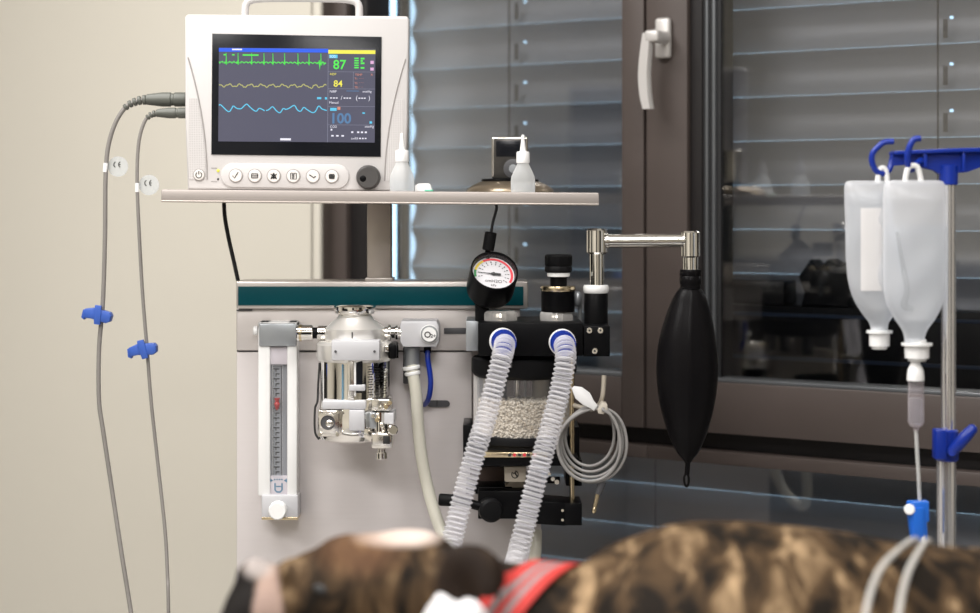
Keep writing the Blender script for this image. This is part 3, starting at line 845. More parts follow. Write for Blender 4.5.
# blue clips
def clip(cx, cy, d, ang, flip, label):
    t = thing('cable_clip', label, 'clip', P(cx, cy, d), 'blue clips on the sensor cables')
    R = Matrix.Rotation(ang, 2)
    def tr(pts): 
        out = []
        for x, y in pts:
            v = R @ Vector((x * flip, y)); p = P(cx + v.x, cy + v.y, d); out.append((p.x, p.z))
        return out
    mb = MB()
    mb.prism(tr([(-13, -5), (-4, -7), (12, -4), (14, -1), (13, 5), (9, 7), (-6, 4), (-12, 4), (-14, 0)]), d - 0.009, d + 0.009, M_clamp, 0.0015)
    mb.build('jaw', t)
    mb = MB(); mb.prism(tr([(-3, -10), (3, -10), (4, -4), (4, 9), (-2, 9), (-4, -4)]), d - 0.0105, d - 0.004, M_clamp, 0.001); mb.build('lever', t)
    mb = MB(); mb.prism(tr([(-15, -4), (-11, -5), (-10, 1), (-13, 6), (-16, 4)]), d - 0.007, d + 0.007, M_clamp, 0.001); mb.build('tooth', t)
clip(98.5, 315, 2.42, 0.12, 1, 'bright blue plastic clip on the outer grey cable')
clip(143.5, 349.5, 2.41, -0.22, 1, 'bright blue plastic clip on the inner grey cable')

# ------------------------------------------------------------------ things on the shelf
def dropper(cx, d, label, liquid_top, h_px=57):
    base = P(cx, 0, d); zb = shelf_top(base.x); base.z = zb
    t = thing('dropper_bottle', label, 'bottle', base, 'dropper bottles on the shelf')
    k = S(1, 2.36)
    pr = [(0, 0), (11, 0), (12, .6), (12.2, 2), (12.2, 12), (11.6, 16), (9.5, 21), (7, 26), (5.6, 29), (5.4, 31)]
    mb = MB(); mb.lathe(base, (0, 0, 1), [(r * k, h * k) for r, h in pr], M_bottle, 32); mb.build('bottle_body', t)
    mb = MB(); mb.lathe(base + Vector((0, 0, .0006)), (0, 0, 1), [(0, 0), (10.6 * k, 0), (11.4 * k, k), (11.4 * k, liquid_top * k), (0, liquid_top * k)], M_liquid, 32); mb.build('liquid', t)
    mb = MB(); mb.lathe(base, (0, 0, 1), [(r * k, h * k) for r, h in [(0, 29.5), (6.6, 29.5), (6.8, 30.5), (6.6, 40), (5.8, 41), (0, 41)]], M_white2, 36,
                        fn=lambda a, h: 1 - (0.04 if int(a / (2 * PI) * 36) % 2 else 0)); mb.build('cap', t)
    mb = MB(); mb.lathe(base, (0, 0, 1), [(r * k, h * k) for r, h in [(0, 40.8), (3.6, 40.8), (3, 43), (1.7, 54), (1.9, 56), (1.2, 58), (0, 58)]], M_white2, 16); mb.build('nozzle', t)
dropper(523, 2.37, 'milky dropper bottle standing alone in front of the bronze dock', 9)
dropper(402, 2.345, 'milky dropper bottle in front of the monitor lower right corner', 10)
mb = MB(); b0 = P(423, 0, 2.36); b0.z = shelf_top(b0.x)
k = S(1, 2.36)
mb.prism([(b0.x + a * k, b0.z + b * k) for a, b in [(-8, 0), (9, 0), (9.5, 1), (7.5, 7), (6, 8), (-4, 8), (-7.5, 6)]], 2.345, 2.375, M_white2, 0.001)
cp = mb.build('plastic_case', loc=b0)
tag(cp, 'small white plastic case with a green edge beside the monitor', 'case')
mb = MB(); mb.box((b0.x + 2 * k, 2.3435, b0.z + 0.0003), (b0.x + 10.3 * k, 2.376, b0.z + .0022), new_mat('mint_green_plastic', (0.12, .55, .35), .4), 0.0004); mb.build('green_edge', cp)
# dock
DD = 2.50
db = P(510, 0, DD); db.z = shelf_top(db.x)
dk = thing('music_dock', 'round bronze dock at the right end of the shelf behind the bottle', 'dock', db)
k = S(1, DD)
mb = MB(); mb.lathe(db, (0, 0, 1), [(r * k, h * k) for r, h in [(0, 0), (43, 0), (44, 1), (43, 4), (37, 8), (30, 11), (26, 12.4), (24, 12.6)]], M_bronze, 48); mb.build('base', dk)
mb = MB(); mb.lathe(db, (0, 0, 1), [(r * k, h * k) for r, h in [(28.5, 11.5), (28.8, 13), (27, 14.2), (0, 14.4)]], M_black, 48); mb.build('top_ring', dk)
pl_ = thing('music_player', 'small dark media player with silver rim standing in the round dock', 'media player', db + Vector((0, 0, 14.3 * k)))
z0 = db.z + 14.3 * k
mb = MB(); mb.box((db.x - 18.5 * k, DD - 0.006, z0), (db.x + 18 * k, DD + 0.006, z0 + 42 * k), M_chromer, 0.003, 3)
mb.box((db.x - 16.5 * k, DD - 0.0068, z0 + 0.5 * k), (db.x + 16 * k, DD, z0 + 40 * k), M_player, 0.0006); mb.build('case', pl_)
mb = MB(); mb.box((db.x - 14 * k, DD - 0.0074, z0 + 22 * k), (db.x + 13.5 * k, DD - 0.006, z0 + 37.5 * k), M_glassblk, 0.0003); mb.build('screen', pl_)
mb = MB(); c = Vector((db.x + 3 * k, DD - 0.0064, z0 + 10 * k))
mb.lathe(c, (0, -1, 0), [(0, 0), (9.6 * k, 0), (9.6 * k, .0008), (9.0 * k, .0012), (4.2 * k, .0012), (4.2 * k, .0014, M_silverg), (0, .0018, M_silverg)], M_slot, 32); mb.build('click_wheel', pl_)

# ------------------------------------------------------------------ flow meter
fm = thing('flow_meter', 'tall narrow white flow meter with red float on the machine front', 'flow meter', P(277.5, 520, 2.44))
F0 = 2.418
mb = MB()
mb.pbox(258, 322, 270, 496, F0, 2.449, M_white2, 0.002); mb.pbox(287, 322, 297, 496, F0, 2.449, M_white2, 0.002)
mb.pbox(258, 322, 297, 330, F0, 2.449, M_white2, 0.002)
mb.pbox(269, 322, 288, 496, F0 + 0.014, 2.449, M_white2)
mb.build('housing', fm)
mb = MB(); mb.pbox(259, 323.5, 296.5, 346.5, F0 - 0.003, F0 + 0.01, M_silverg, 0.002); mb.build('top_cap', fm)
mb = MB(); mb.pbox(269.6, 347, 287.2, 364.5, F0 + 0.004, F0 + 0.02, M_lilac, 0.0005); mb.build('upper_insert', fm)
mb = MB(); mb.pbox(269.6, 364.5, 287.2, 476, F0 + 0.010, F0 + 0.02, M_tubeback)
for kx in range(22):
    y = 369 + kx * 4.9
    mb.ribbon([P(273.5 + (2 if kx % 2 else 0), y, F0 + 0.0095), P(279.5, y, F0 + 0.0095)], S(1.2, F0), M_ink)
    mb.ribbon([P(276, y, F0 + 0.0094), P(276, y + 2.8, F0 + 0.0094)], S(0.9, F0), M_ink)
mb.ribbon([P(273, 366, F0 + 0.0093), P(273, 475, F0 + 0.0093)], S(.7, F0), M_ink); mb.ribbon([P(281.3, 366, F0 + 0.0093), P(281.3, 475, F0 + 0.0093)], S(.7, F0), M_ink)
mb.build('scale', fm)
mb = MB(); mb.cyl(P(277.5, 475.5, F0 + 0.004), P(277.5, 365, F0 + 0.004), S(5.5, F0), M_clear, seg=20); mb.build('glass_tube', fm)
mb = MB(); c = P(277, 409, F0 + 0.004)
mb.lathe(c, (0, 0, 1), [(r * S(1, F0), h * S(1, F0)) for r, h in [(0, -1.5), (1.5, 0), (3, 5), (1.8, 7), (3, 11), (0, 11)]], M_red, 16); mb.build('float', fm)
mb = MB(); mb.pbox(269.6, 476, 287.2, 495, F0 + 0.004, F0 + 0.02, M_lilac, 0.0005)
f_ = F0 + 0.0036
mb.ribbon([P(275, 483, f_), P(275, 490, f_), P(277, 492, f_), P(280, 492, f_), P(282, 490, f_), P(282, 483, f_)], S(1.4, F0), M_inkblue)
mb.ribbon([P(276, 486.5, f_), P(281, 486.5, f_)], S(1.2, F0), M_inkblue)
for a, b in ((270, 273.2), (287, 283.8)): mb.poly([P(a, 478.5, f_), P(b, 480.5, f_), P(a, 482.5, f_)], M_inkblue)
for a in range(4): mb.ribbon([P(274 + a * 2.4, 479.5, f_), P(275.4 + a * 2.4, 479.5, f_)], S(1.4, F0), M_inkblue)
mb.build('lower_insert', fm)
mb = MB(); mb.pbox(261.5, 495, 298, 519, F0 - 0.004, 2.449, M_plate, 0.002); mb.pbox(261.5, 517.3, 298, 520, F0 - 0.005, 2.449, M_gold, 0.0008); mb.build('valve_block', fm)
mb = MB(); c = P(279, 508.5, F0 - 0.004)
mb.lathe(c, (0, -1, 0), [(0, 0), (S(5, F0), 0), (S(5, F0), .006), (S(9.2, F0), .008), (S(9.2, F0), .02), (S(8, F0), .022), (0, .022)], M_white2, 30, fn=lambda a, h: 1 - (.05 if int(a / (2 * PI) * 30) % 2 else 0))
mb.build('control_knob', fm)
mb = MB(); mb.cyl(P(258, 330.5, 2.43), P(253.5, 330.5, 2.43), S(4.5, 2.43), M_white2, seg=16, bev=.001); mb.build('side_screw', fm)

# ------------------------------------------------------------------ vaporizer
DV = 2.392
vp = thing('vaporizer', 'polished chrome anaesthetic vaporizer mounted at the centre of the machine front', 'vaporizer', P(355, 440, DV))
kv = S(1, DV)
def V(px, py, off=0.0): return P(px, py, DV) + Vector((0, off, 0))
def vl(mb, prof, m=M_chrome, cx=355, seg=48, fn=None):   # prof: (r px, py)
    z0 = P(cx, 0, DV)
    o = Vector((P(cx, 0, DV).x, DV, 0))
    return mb.lathe(o, (0, 0, 1), [(r * kv,) + (P(0, y, DV).z,) + tuple(rest) for r, y, *rest in prof], m, seg, fn)
mb = MB(); vl(mb, [(0, 304.5), (18, 304.5), (21, 306), (21.5, 309), (20, 313), (16.5, 314.5), (16, 316)][::-1]); mb.build('top_cap', vp)
mb = MB(); vl(mb, [(0, 315), (16.5, 315), (18, 318), (29, 327), (30.5, 328), (30.5, 339), (29.5, 340.5), (0, 341)][::-1], M_satin2)
mb.ribbon([V(354.6, 330, -31.2 * kv), V(354.6, 336, -31.2 * kv)], 1.2 * kv, M_ink)
mb.build('dial', vp)
mb = MB(); vl(mb, [(0, 340.5), (35, 340.5), (38.5, 344), (38.5, 357), (37, 360), (0, 360.5)][::-1], M_satin2, seg=16); mb.build('collar', vp)
mb = MB()
mb.pbox(331.5, 340.5, 379.5, 360.5, DV - 0.0565, DV - 0.03, M_plate, 0.0012)
for px in (335.5, 374.5): mb.cyl(P(px, 351.5, DV - .0565), P(px, 351.5, DV - .0578), 1.3 * kv, M_slot, seg=12)
mb.build('name_plate', vp)
mb = MB(); vl(mb, [(0, 358), (34, 358), (35, 361), (35, 405), (37.5, 414), (38, 432), (36, 437), (30, 440), (0, 440)][::-1]); mb.build('body', vp)
# front column, side ribs and etched filling scale
mb = MB(); mb.pbox(347.5, 361, 354, 400, DV - .0515, DV - .03, M_chromer, 0.001); mb.pbox(355.5, 361, 362.5, 393, DV - .0485, DV - .03, M_glassblk, 0.001)
mb.pbox(353, 361, 356, 396, DV - .050, DV - .03, M_white2, 0.0005); mb.pbox(349, 385, 365, 391, DV - .053, DV - .03, M_plate, 0.001)
mb.ribbon([V(345.3, 361, -.0475), V(345.3, 400, -.0475)], 1.3 * kv, M_inkblue)
mb.build('sight_column', vp)
mb = MB(); mb.pbox(322, 400.5, 366, 409.5, DV - .0535, DV - .02, M_plate, 0.002); mb.pbox(349, 410, 364.5, 431, DV - .0555, DV - .02, M_plate, 0.0015); mb.build('lower_strap', vp)
mb = MB()
for r in range(12):
    for c in range(3):
        x0 = 370 + c * 6.3 + (r % 2); ang = (x0 - 355) / 36.0
        if abs(ang) < 0.98:
            pts = []
            for xx_ in (x0, x0 + 4.2):
                xr = (xx_ - 355) * kv; yy = -math.sqrt(max(0, (35.15 * kv) ** 2 - xr * xr))
                pts.append(Vector((P(355, 0, DV).x + xr, DV + yy - .0003, P(0, 364 + r * 2.5, DV).z)))
            mb.ribbon(pts, 0.9 * kv, M_ink)
mb.build('engraved_text', vp)
mb = MB(); mb.pbox(317.5, 410, 340, 437, DV - .054, DV - .02, M_chromer, 0.003)
c = P(328, 422.5, DV - .054)
mb.lathe(c, (0, -1, 0), [(0, 0), (9 * kv, 0), (9 * kv, .0015), (7.2 * kv, .002), (7 * kv, .0005), (0, .0005, M_slot)], M_chromer, 28)
mb.ball(P(329.5, 423.5, DV - .0545), (4.2 * kv, .002, 3.6 * kv), M_chromer)
for a, b in ((320, 412.5), (337.5, 412.5), (320, 434.5), (337.5, 434.5)): mb.cyl(P(a, b, DV - .054), P(a, b, DV - .0565), 1.8 * kv, M_chrome, seg=12)
mb.build('sight_window', vp)
mb = MB(); mb.tube(crom([V(320.5, 362, -.012), V(319, 385, -.012), V(318.5, 400, -.014), V(316, 408, -.014), V(316, 430, -.014), V(320, 438, -.014)], 5), 1.1 * kv, M_ink, 8); mb.build('side_wire', vp)
# filler assembly on the right
mb = MB()
mb.pbox(371, 399, 391, 411, DV - .058, DV - .01, M_chromer, 0.002)
mb.pbox(369, 412, 377, 429, DV - .056, DV - .01, M_silverg, 0.003)
mb.pbox(384, 413, 394, 424, DV - .062, DV - .01, M_plate, 0.0015)
mb.pbox(371, 433, 392.5, 449, DV - .066, DV - .01, M_chromer, 0.003)
mb.pbox(383, 436, 390, 444, DV - .0672, DV - .06, M_ink, 0.0005)
mb.cyl(P(380, 412, DV - .05), P(380, 434, DV - .05), 5.2 * kv, M_chrome)
mb.cyl(P(381.5, 449, DV - .045), P(381.5, 452, DV - .045), 4 * kv, M_chromer)
mb.build('filler_block', vp)
mb = MB()
for a, b, r in ((373, 416, 2), (380, 408, 2), (386, 407, 2.4), (390, 403, 2.2), (377, 420, 2.2), (382, 426, 2)):
    mb.cyl(P(a, b, DV - .05), P(a, b, DV - .064), r * kv, M_chrome if r < 2.2 else M_gold, seg=12, bev=.0005)
mb.build('filler_screw', vp)
mb = MB(); mb.cyl(P(390, 429.5, DV - .04), P(393, 430, DV - .078), 5 * kv, M_chrome, seg=20, bev=.001); mb.build('filler_knob', vp)
mb = MB(); mb.cyl(P(381.5, 452, DV - .045), P(381.5, 459, DV - .045), 5.8 * kv, M_chrome, seg=12, bev=.001); mb.build('drain_screw', vp)
mb = MB(); mb.pbox(388, 344, 396.5, 359, DV - .030, DV + .02, M_black, 0.003); mb.pbox(384, 346, 389, 352, DV - .034, DV, M_chrome, .001)
mb.cyl(P(396.5, 345, DV-.01), P(396.5, 358, DV-.01), 2 * kv, M_black); mb.build('lock_lever', vp)
mb = MB()
mb.cyl(V(297, 333), V(313, 333), 8.2 * kv, M_chrome, bev=.001); mb.cyl(V(312, 333), V(318, 333), 5.6 * kv, M_black); mb.cyl(V(317.5, 333), V(328, 333), 7.4 * kv, M_chrome, bev=.001)
mb.cyl(V(299.5, 333), V(302, 333), 8.5 * kv, M_gold); mb.build('inlet_pipe', vp)
mb = MB(); mb.cyl(V(384, 332.5), V(401, 332.5), 5.6 * kv, M_chrome); mb.cyl(V(388, 332.5), V(391, 332.5), 8 * kv, M_chrome, bev=.001); mb.cyl(V(395, 332.5), V(398.5, 332.5), 7 * kv, M_chrome, bev=.001); mb.build('outlet_pipe', vp)
mb = MB(); mb.box((P(325, 0, DV).x, DV + 0.02, P(0, 400, DV).z), (P(385, 0, DV).x, 2.449, P(0, 345, DV).z), M_silverg); mb.build('mounting_bracket', vp)
# oxygen flush block
ob = thing('oxygen_flush', 'silver oxygen flush block with round button right of the vaporizer', 'valve', P(419, 347, 2.42))
DO = 2.385
mb = MB()
mb.prism([(P(x, y, DO).x, P(x, y, DO).z) for x, y in ((401.5, 321), (436.5, 321), (439, 326), (439, 342), (436, 347), (403, 347), (400, 342), (400, 325))], DO, 2.446, M_plate, 0.002)
mb.build('block', ob)
mb = MB(); c = P(429.5, 334, DO)
mb.lathe(c, (0, -1, 0), [(0, 0), (S(9.4, DO), 0), (S(9.4, DO), .004), (S(8.8, DO), .005), (S(7.4, DO), .0052, M_silverg), (S(7.2, DO), .0045, M_silverg), (S(7, DO), .009), (0, .009)], M_white2, 36)
mb.text('O', c + Vector((-S(5.2, DO), -.0096, -S(3, DO))), S(8.5, DO), M_ink, thick=.0002); mb.text('2+', c + Vector((S(1.2, DO), -.0096, -S(3, DO))), S(5, DO), M_ink, thick=.0001)
mb.build('button', ob)
mb = MB(); mb.pbox(403, 346, 419.5, 384, 2.43, 2.449, M_slot, 0.002); mb.cyl(P(412, 347, 2.41), P(412, 371, 2.41), S(7.8, 2.41), M_silverg, seg=24, bev=.001); mb.build('outlet_socket', ob)
# cream hose
mb = MB()
mb.tube(crom([P(411.5, 366, 2.40), P(414, 380, 2.395), P(416.5, 398, 2.395), P(418.5, 430, 2.40), P(423, 465, 2.40), P(431, 500, 2.395), P(441, 530, 2.385), P(455, 560, 2.37), P(475, 595, 2.36), P(505, 612, 2.35), P(528, 590, 2.36), P(535, 555, 2.37), P(536, 530, 2.38)], 8), S(6, 2.4), M_hosecream, 16)
fh = mb.build('fresh_gas_hose', loc=P(419, 430, 2.4)); tag(fh, 'cream silicone hose running down from the silver oxygen block', 'hose')
mb = MB()
for j, (a, b) in enumerate(((366, 2.40), (371.5, 2.398))):
    mb.cyl(P(411 + j * 1.2, a, b), P(411.6 + j * 1.2, a + 3.5, b), S(9 - j, 2.4), M_white2, seg=20, bev=.001)
mb.build('hose_clamp', fh)
mb = MB(); mb.tube(crom([P(427.5, 347, 2.41), P(428, 360, 2.405), P(430.5, 378, 2.405), P(430, 392, 2.41), P(427.5, 401, 2.42), P(424.5, 404.5, 2.44)], 8), S(2.7, 2.41), M_blue, 12)
bh = mb.build('blue_hose', loc=P(428, 370, 2.41)); tag(bh, 'short thin blue hose from the silver block to the dark slot', 'hose')
mb = MB(); mb.cyl(P(427.5, 345, 2.41), P(427.5, 353, 2.41), S(3.8, 2.41), M_black, seg=14); mb.cyl(P(427.6, 353, 2.408), P(427.8, 356, 2.408), S(1.8, 2.41), M_gold, seg=12); mb.build('fitting', bh)

# ------------------------------------------------------------------ absorber
DA = 2.30
ab = thing('carbon_dioxide_absorber', 'black absorber unit with clear canister of white granules right of the machine', 'absorber', P(530, 525, 2.37))
mb = MB()
mb.pbox(478, 323, 583, 356, DA, 2.44, M_black, 0.0012)
mb.pbox(466, 321, 478.5, 351, 2.35, 2.448, M_silverg, 0.001)
mb.build('valve_block', ab)
mb = MB(); mb.pbox(583.6, 326, 610, 356.5, DA + .002, 2.42, M_black, 0.001)
mb.build('side_block', ab)
for a, b in ((589.5, 330.5), (600.5, 330.5), (594.8, 351)):
    mb = MB(); mb.cyl(P(a, b, DA + .002), P(a, b, DA - .0015), S(3, DA), M_chrome, seg=16, bev=.0006); mb.cyl(P(a, b, DA - .0014), P(a, b, DA - .0018), S(1.2, DA), M_ink, seg=6); mb.build('screw', ab)
def ca(mb, cx, d, prof, m, seg=40, fn=None):
    return mb.lathe(Vector((P(cx, 0, d).x, d, 0)), (0, 0, 1), [(S(r, d), P(0, y, d).z) + tuple(rest) for r, y, *rest in prof], m, seg, fn)
for cx in (500.5, 556.5):
    mb = MB(); ca(mb, cx, 2.355, [(0, 310.5), (14, 310.5), (16, 312), (16.8, 314), (16.8, 321), (16, 323.5), (0, 323.5)], M_clear2, 36, fn=lambda a, h: 1 - (.05 if int(a / (2 * PI) * 36) % 2 else 0)); v_ = mb.build('valve_dome', ab)
    mb = MB(); ca(mb, cx, 2.355, [(0, 313), (9, 313), (10, 317), (6, 319), (12, 322), (0, 322.5)], M_chromer, 24); mb.build('valve_disc', v_)
# APL valve
mb = MB(); ca(mb, 558, 2.355, [(0, 286), (17, 286), (17.5, 288), (17.5, 290), (16.8, 291, M_gold), (16.8, 311.5, M_black), (0, 311.5, M_black)], M_gold); vb = mb.build('relief_valve', ab)
mb = MB(); ca(mb, 558.5, 2.355, [(0, 271), (11, 272), (11.5, 274), (11, 276.5), (8.5, 277, M_black), (8.5, 286.5, M_black), (0, 286.5, M_black)], M_white2); mb.build('neck', vb)
mb = MB(); ca(mb, 558.5, 2.355, [(0, 254.5), (12.5, 254.5), (13.8, 256), (13.8, 265), (13, 266), (13.8, 267), (13.8, 271), (12, 272.5), (0, 272.5)], M_blackm, 40, fn=lambda a, h: 1 - (.04 if int(a / (2 * PI) * 40) % 2 else 0)); mb.build('knob', vb)
mb = MB(); mb.ball(P(577.5, 299, 2.37), (S(5, 2.37), .006, S(8, 2.37)), M_silverg); mb.cyl(P(580, 299, 2.38), P(580, 322, 2.38), S(2.2, 2.38), M_silverg, seg=12); mb.build('side_fitting', vb)
# bag arm
mb = MB(); ca(mb, 596, 2.355, [(0, 285), (12, 285), (12.8, 287), (12.8, 291), (11.5, 293, M_white2), (12, 294, M_black), (12, 326.5, M_black), (0, 326.5, M_black)], M_white2); mb.build('arm_socket', ab)
mb = MB()
mb.cyl(P(597, 287, 2.355), P(597, 250, 2.355), S(7.3, 2.355), M_chrome, bev=.001); mb.cyl(P(597, 254, 2.355), P(597, 228.5, 2.355), S(10.6, 2.355), M_chrome, bev=.0025)
mb.cyl(P(603, 241, 2.355), P(686, 240.5, 2.355), S(6.9, 2.355), M_chrome); mb.cyl(P(603, 241, 2.355), P(609, 241, 2.355), S(7.8, 2.355), M_chrome, bev=.001)
mb.cyl(P(681, 240.5, 2.355), P(685.5, 240.5, 2.355), S(7.6, 2.355), M_chrome, bev=.001)
mb.cyl(P(690.5, 231, 2.355), P(690.5, 257.5, 2.355), S(9.6, 2.355), M_chrome, bev=.002); mb.cyl(P(690.5, 257, 2.355), P(690.5, 273, 2.355), S(7.8, 2.355), M_chrome)
mb.build('bag_arm', ab)
# hose ports
for cx, cy in ((502.5, 341), (562, 342)):
    c = P(cx, cy, DA)
    mb = MB(); mb.lathe(c, (0.12, -1, -.15), [(0, 0), (S(13.5, DA), 0), (S(13.5, DA), .006), (S(11.5, DA), .008), (0, .008)], M_white2, 36); mb.build('hose_port', ab)
# canister
DC = 2.372
RC = 48
mb = MB()
ca(mb, 524, DC, [(0, 356), (50, 356), (52.5, 358), (52.5, 371), (50, 374.5), (47, 376), (0, 376)], M_blackm, 56)
mb.pbox(503, 364, 512, 368, DC - .0702, DC, M_slot); mb.build('canister_lid', ab)
mb = MB(); mb.lathe(Vector((P(524, 0, DC).x, DC, 0)), (0, 0, 1), [(S(RC, DC), P(0, 434, DC).z), (S(RC, DC), P(0, 376, DC).z)], M_clear, 56); mb.build('canister_wall', ab)
mb = MB()
for j in range(7):
    a = -2.6 + j * .35
    x = P(524, 0, DC).x + math.cos(a) * S(38, DC); y = DC - math.sin(a) * S(20, DC) * -1
for px, m_, w_ in ((492, M_gold, 1), (501, M_slot, 6), (517, M_chromer, 3), (525, M_plate, 1.5), (534, M_gold, 1.2), (541, M_beige, 9), (556, M_slot, 7), (486, M_beige, 3)):
    mb.cyl(P(px, 405, DC + .012), P(px, 376, DC + .012), S(w_, DC), m_, seg=14)
mb.build('inner_rod', ab)
mb = MB(); mb.lathe(Vector((P(524, 0, DC).x, DC, 0)), (0, 0, 1), [(0, P(0, 434, DC).z), (S(RC - 4.5, DC), P(0, 434, DC).z), (S(RC - 4.5, DC), P(0, 401, DC).z), (0, P(0, 399.5, DC).z)], M_gran, 48)
gx = P(524, 0, DC).x; zt, zb_ = P(0, 398, DC).z, P(0, 433, DC).z
M_gran2 = new_mat('darker_granule', (0.55, 0.47, 0.37), 0.85)
for j in range(1500):
    a = PI + random.random() * PI
    if random.random() < .8: r = S(RC - 2.6 - random.random() * 1.5, DC); z = zb_ + (zt - zb_) * random.random()
    else: r = S(RC - 3, DC) * math.sqrt(random.random()); z = zt - random.random() * .002
    p = Vector((gx + r * math.cos(a), DC + r * math.sin(a), z))
    dr = Vector((random.uniform(-1, 1), random.uniform(-1, 1), random.uniform(-1, 1))).normalized() * random.uniform(.0012, .0030)
    mb.cyl(p - dr, p + dr, random.uniform(.0011, .0016), M_gran if random.random() < .8 else M_gran2, seg=6)
mb.build('granules', ab, kind='stuff')
mb = MB(); ca(mb, 522, DC, [(0, 432.5), (49.5, 432.5), (50.5, 435), (50.5, 440), (48, 441.5), (48, 444), (50, 445.5), (50, 453), (0, 454)], M_blackm, 56); mb.build('canister_base', ab)
mb = MB(); mb.pbox(484, 452.5, 548, 457.5, DA - .003, 2.40, M_gold, 0.0008)
for a, m_ in ((508, M_ink), (513, M_redink), (518, M_ink), (523, M_redink), (527, M_ink), (533, M_redink)): mb.pbox(a, 453.5, a + 3, 456.5, DA - .0035, DA, m_)
mb.build('gold_strip', ab)
mb = MB(); mb.pbox(463, 457.5, 578.5, 466, DA, 2.44, M_black, 0.001); mb.pbox(463, 425, 472, 458, 2.36, 2.44, M_black, .001); mb.build('lower_bracket', ab)
mb = MB(); mb.pbox(566, 427, 579.5, 486, 2.345, 2.42, M_black, 0.001); mb.pbox(574, 460, 582, 486, 2.345, 2.42, M_black, .001); mb.build('right_upright', ab)
mb = MB(); mb.pbox(473.5, 374, 477, 432, 2.36, 2.366, M_handle); mb.build('support_rod', ab)
mb = MB(); mb.cyl(P(572, 356, 2.33), P(572, 503, 2.33), S(2.6, 2.33), M_gold, seg=14)
mb.build('support_rod', ab)
mb = MB(); mb.pbox(470, 467, 505, 492, 2.40, 2.44, new_mat('brown_bracket', (.11, .08, .07), .4, .5), .001); mb.build('rear_plate', ab)
mb = MB(); mb.pbox(504.5, 466.5, 526, 482, 2.325, 2.40, M_beige, 0.0012)
cb_ = [P(515 + 3.3 * math.sin(a), 474.5 - 3.6 * math.cos(a), 2.3245) for a in [k * .5 for k in range(12)]]
mb.ribbon(cb_, S(1, 2.32), M_ink); mb.ribbon([P(515, 473, 2.3245), P(517.5, 477, 2.3245)], S(1.5, 2.32), M_ink); mb.ribbon([P(513, 474, 2.3245), P(516, 472, 2.3245)], S(1, 2.32), M_ink)
lb = mb.build('lock_plate', ab)
mb = MB(); mb.lathe(P(516, 493, 2.36), (0, -1, 0), [(0, -.05), (S(13, 2.36), -.05), (S(13, 2.36), .006), (0, .007)], M_beige, 32); mb.build('turn_disc', ab)
mb = MB(); mb.pbox(478, 491, 540, 519, 2.325, 2.43, M_black, .0015); mb.pbox(466, 487, 512, 494, 2.35, 2.44, M_black, .001)
mb.prism([(P(x, y, DA + .005).x, P(x, y, DA + .005).z) for x, y in ((538, 501), (566, 503), (566, 526), (536, 524))], DA + .005, 2.36, M_black, .0008)
mb.pbox(565, 503.5, 582, 525.5, DA + .004, 2.36, M_black, .0008)
for y in (510.5, 520): mb.cyl(P(562.5, y, DA + .005), P(562.5, y, DA + .0035), S(1.4, DA), M_chrome, seg=10)
mb.build('bottom_bar', ab)
mb = MB(); mb.cyl(P(438.5, 499.5, 2.31), P(456, 500.5, 2.31), S(6.2, 2.31), M_blackm, seg=20, bev=.002); mb.cyl(P(455, 500, 2.31), P(483, 507, 2.31), S(4.6, 2.31), M_black, seg=16); mb.build('lever', ab)
mb = MB(); mb.lathe(P(489.5, 509, 2.315), (.18, -1, .02), [(0, -.01), (S(11, 2.3), -.01), (S(12, 2.3), 0), (S(12, 2.3), .014), (S(9.5, 2.3), .018), (0, .019)], M_knob if False else M_blackm, 32); mb.build('lever_knob', ab)
mb = MB()
for a, b, r in ((553, 479, 2.2), (557, 482, 2.6), (549.5, 474, 1.8)): mb.cyl(P(a, b, 2.32), P(a, b, 2.307), S(r, 2.31), M_chromer, seg=14, bev=.0005)
mb.cyl(P(545, 480, 2.325), P(560, 480, 2.325), S(3.4, 2.32), M_black, seg=12)
mb.build('drain_valve', ab)
# wire hook
mb = MB(); mb.tube(crom([P(604, 375.5, 2.30), P(603.5, 386, 2.30), P(602.5, 396, 2.30), P(599.5, 404, 2.305), P(593, 409, 2.31), P(584, 408, 2.32), P(573, 405, 2.33)], 6), S(2.4, 2.3), M_beige, 12); mb.build('wire_hook', ab)
# gauge
GC = P(493.5, 274.5, 2.335); GN = Vector((0.15, -0.76, 0.63)).normalized()
GR = S(24.2, 2.335)
gu = Vector((1, 0, 0)); gv = GN.cross(gu).normalized(); gu = gv.cross(GN).normalized() * 1
if gv.z < 0: gv = -gv
if gu.x < 0: gu = -gu
mb = MB(); mb.lathe(GC, GN, [(0, -.036), (GR * .9, -.036), (GR * .98, -.033), (GR, -.028), (GR, 0.004), (GR * .985, .009), (GR * .92, .009), (GR * .90, .006), (GR * .88, -.001), (0, -.001)], M_black, 56)
gg = mb.build('pressure_gauge', ab)
mb = MB()
def gp(r, ang, e=0.0): return GC + GN * (0.0002 + e) + (gu * math.cos(ang) + gv * math.sin(ang)) * GR * r
mb.lathe(GC, GN, [(0, 0.0001), (GR * .875, .0001)], M_gaugeface, 48)
def arcband(r0, r1, a0, a1, m, e):
    n = 20; L = [(mb.bm.verts.new(gp(r0, a0 + (a1 - a0) * k / n, e)), mb.bm.verts.new(gp(r1, a0 + (a1 - a0) * k / n, e))) for k in range(n + 1)]
    for A, B in zip(L, L[1:]): mb.face([A[0], A[1], B[1], B[0]], m)
D2 = PI / 180
arcband(.72, .82, 195 * D2, 168 * D2, M_green, .0004); arcband(.72, .82, 168 * D2, 125 * D2, M_yellow, .0004); arcband(.72, .82, 125 * D2, -28 * D2, M_redink, .0004)
for k in range(13):
    a = (195 - k * 19) * D2; arcband(.58, .66, a - .03, a + .03, M_ink, .0004)
    arcband(.48, .54, a - .05, a + .03, M_slot, .0004)
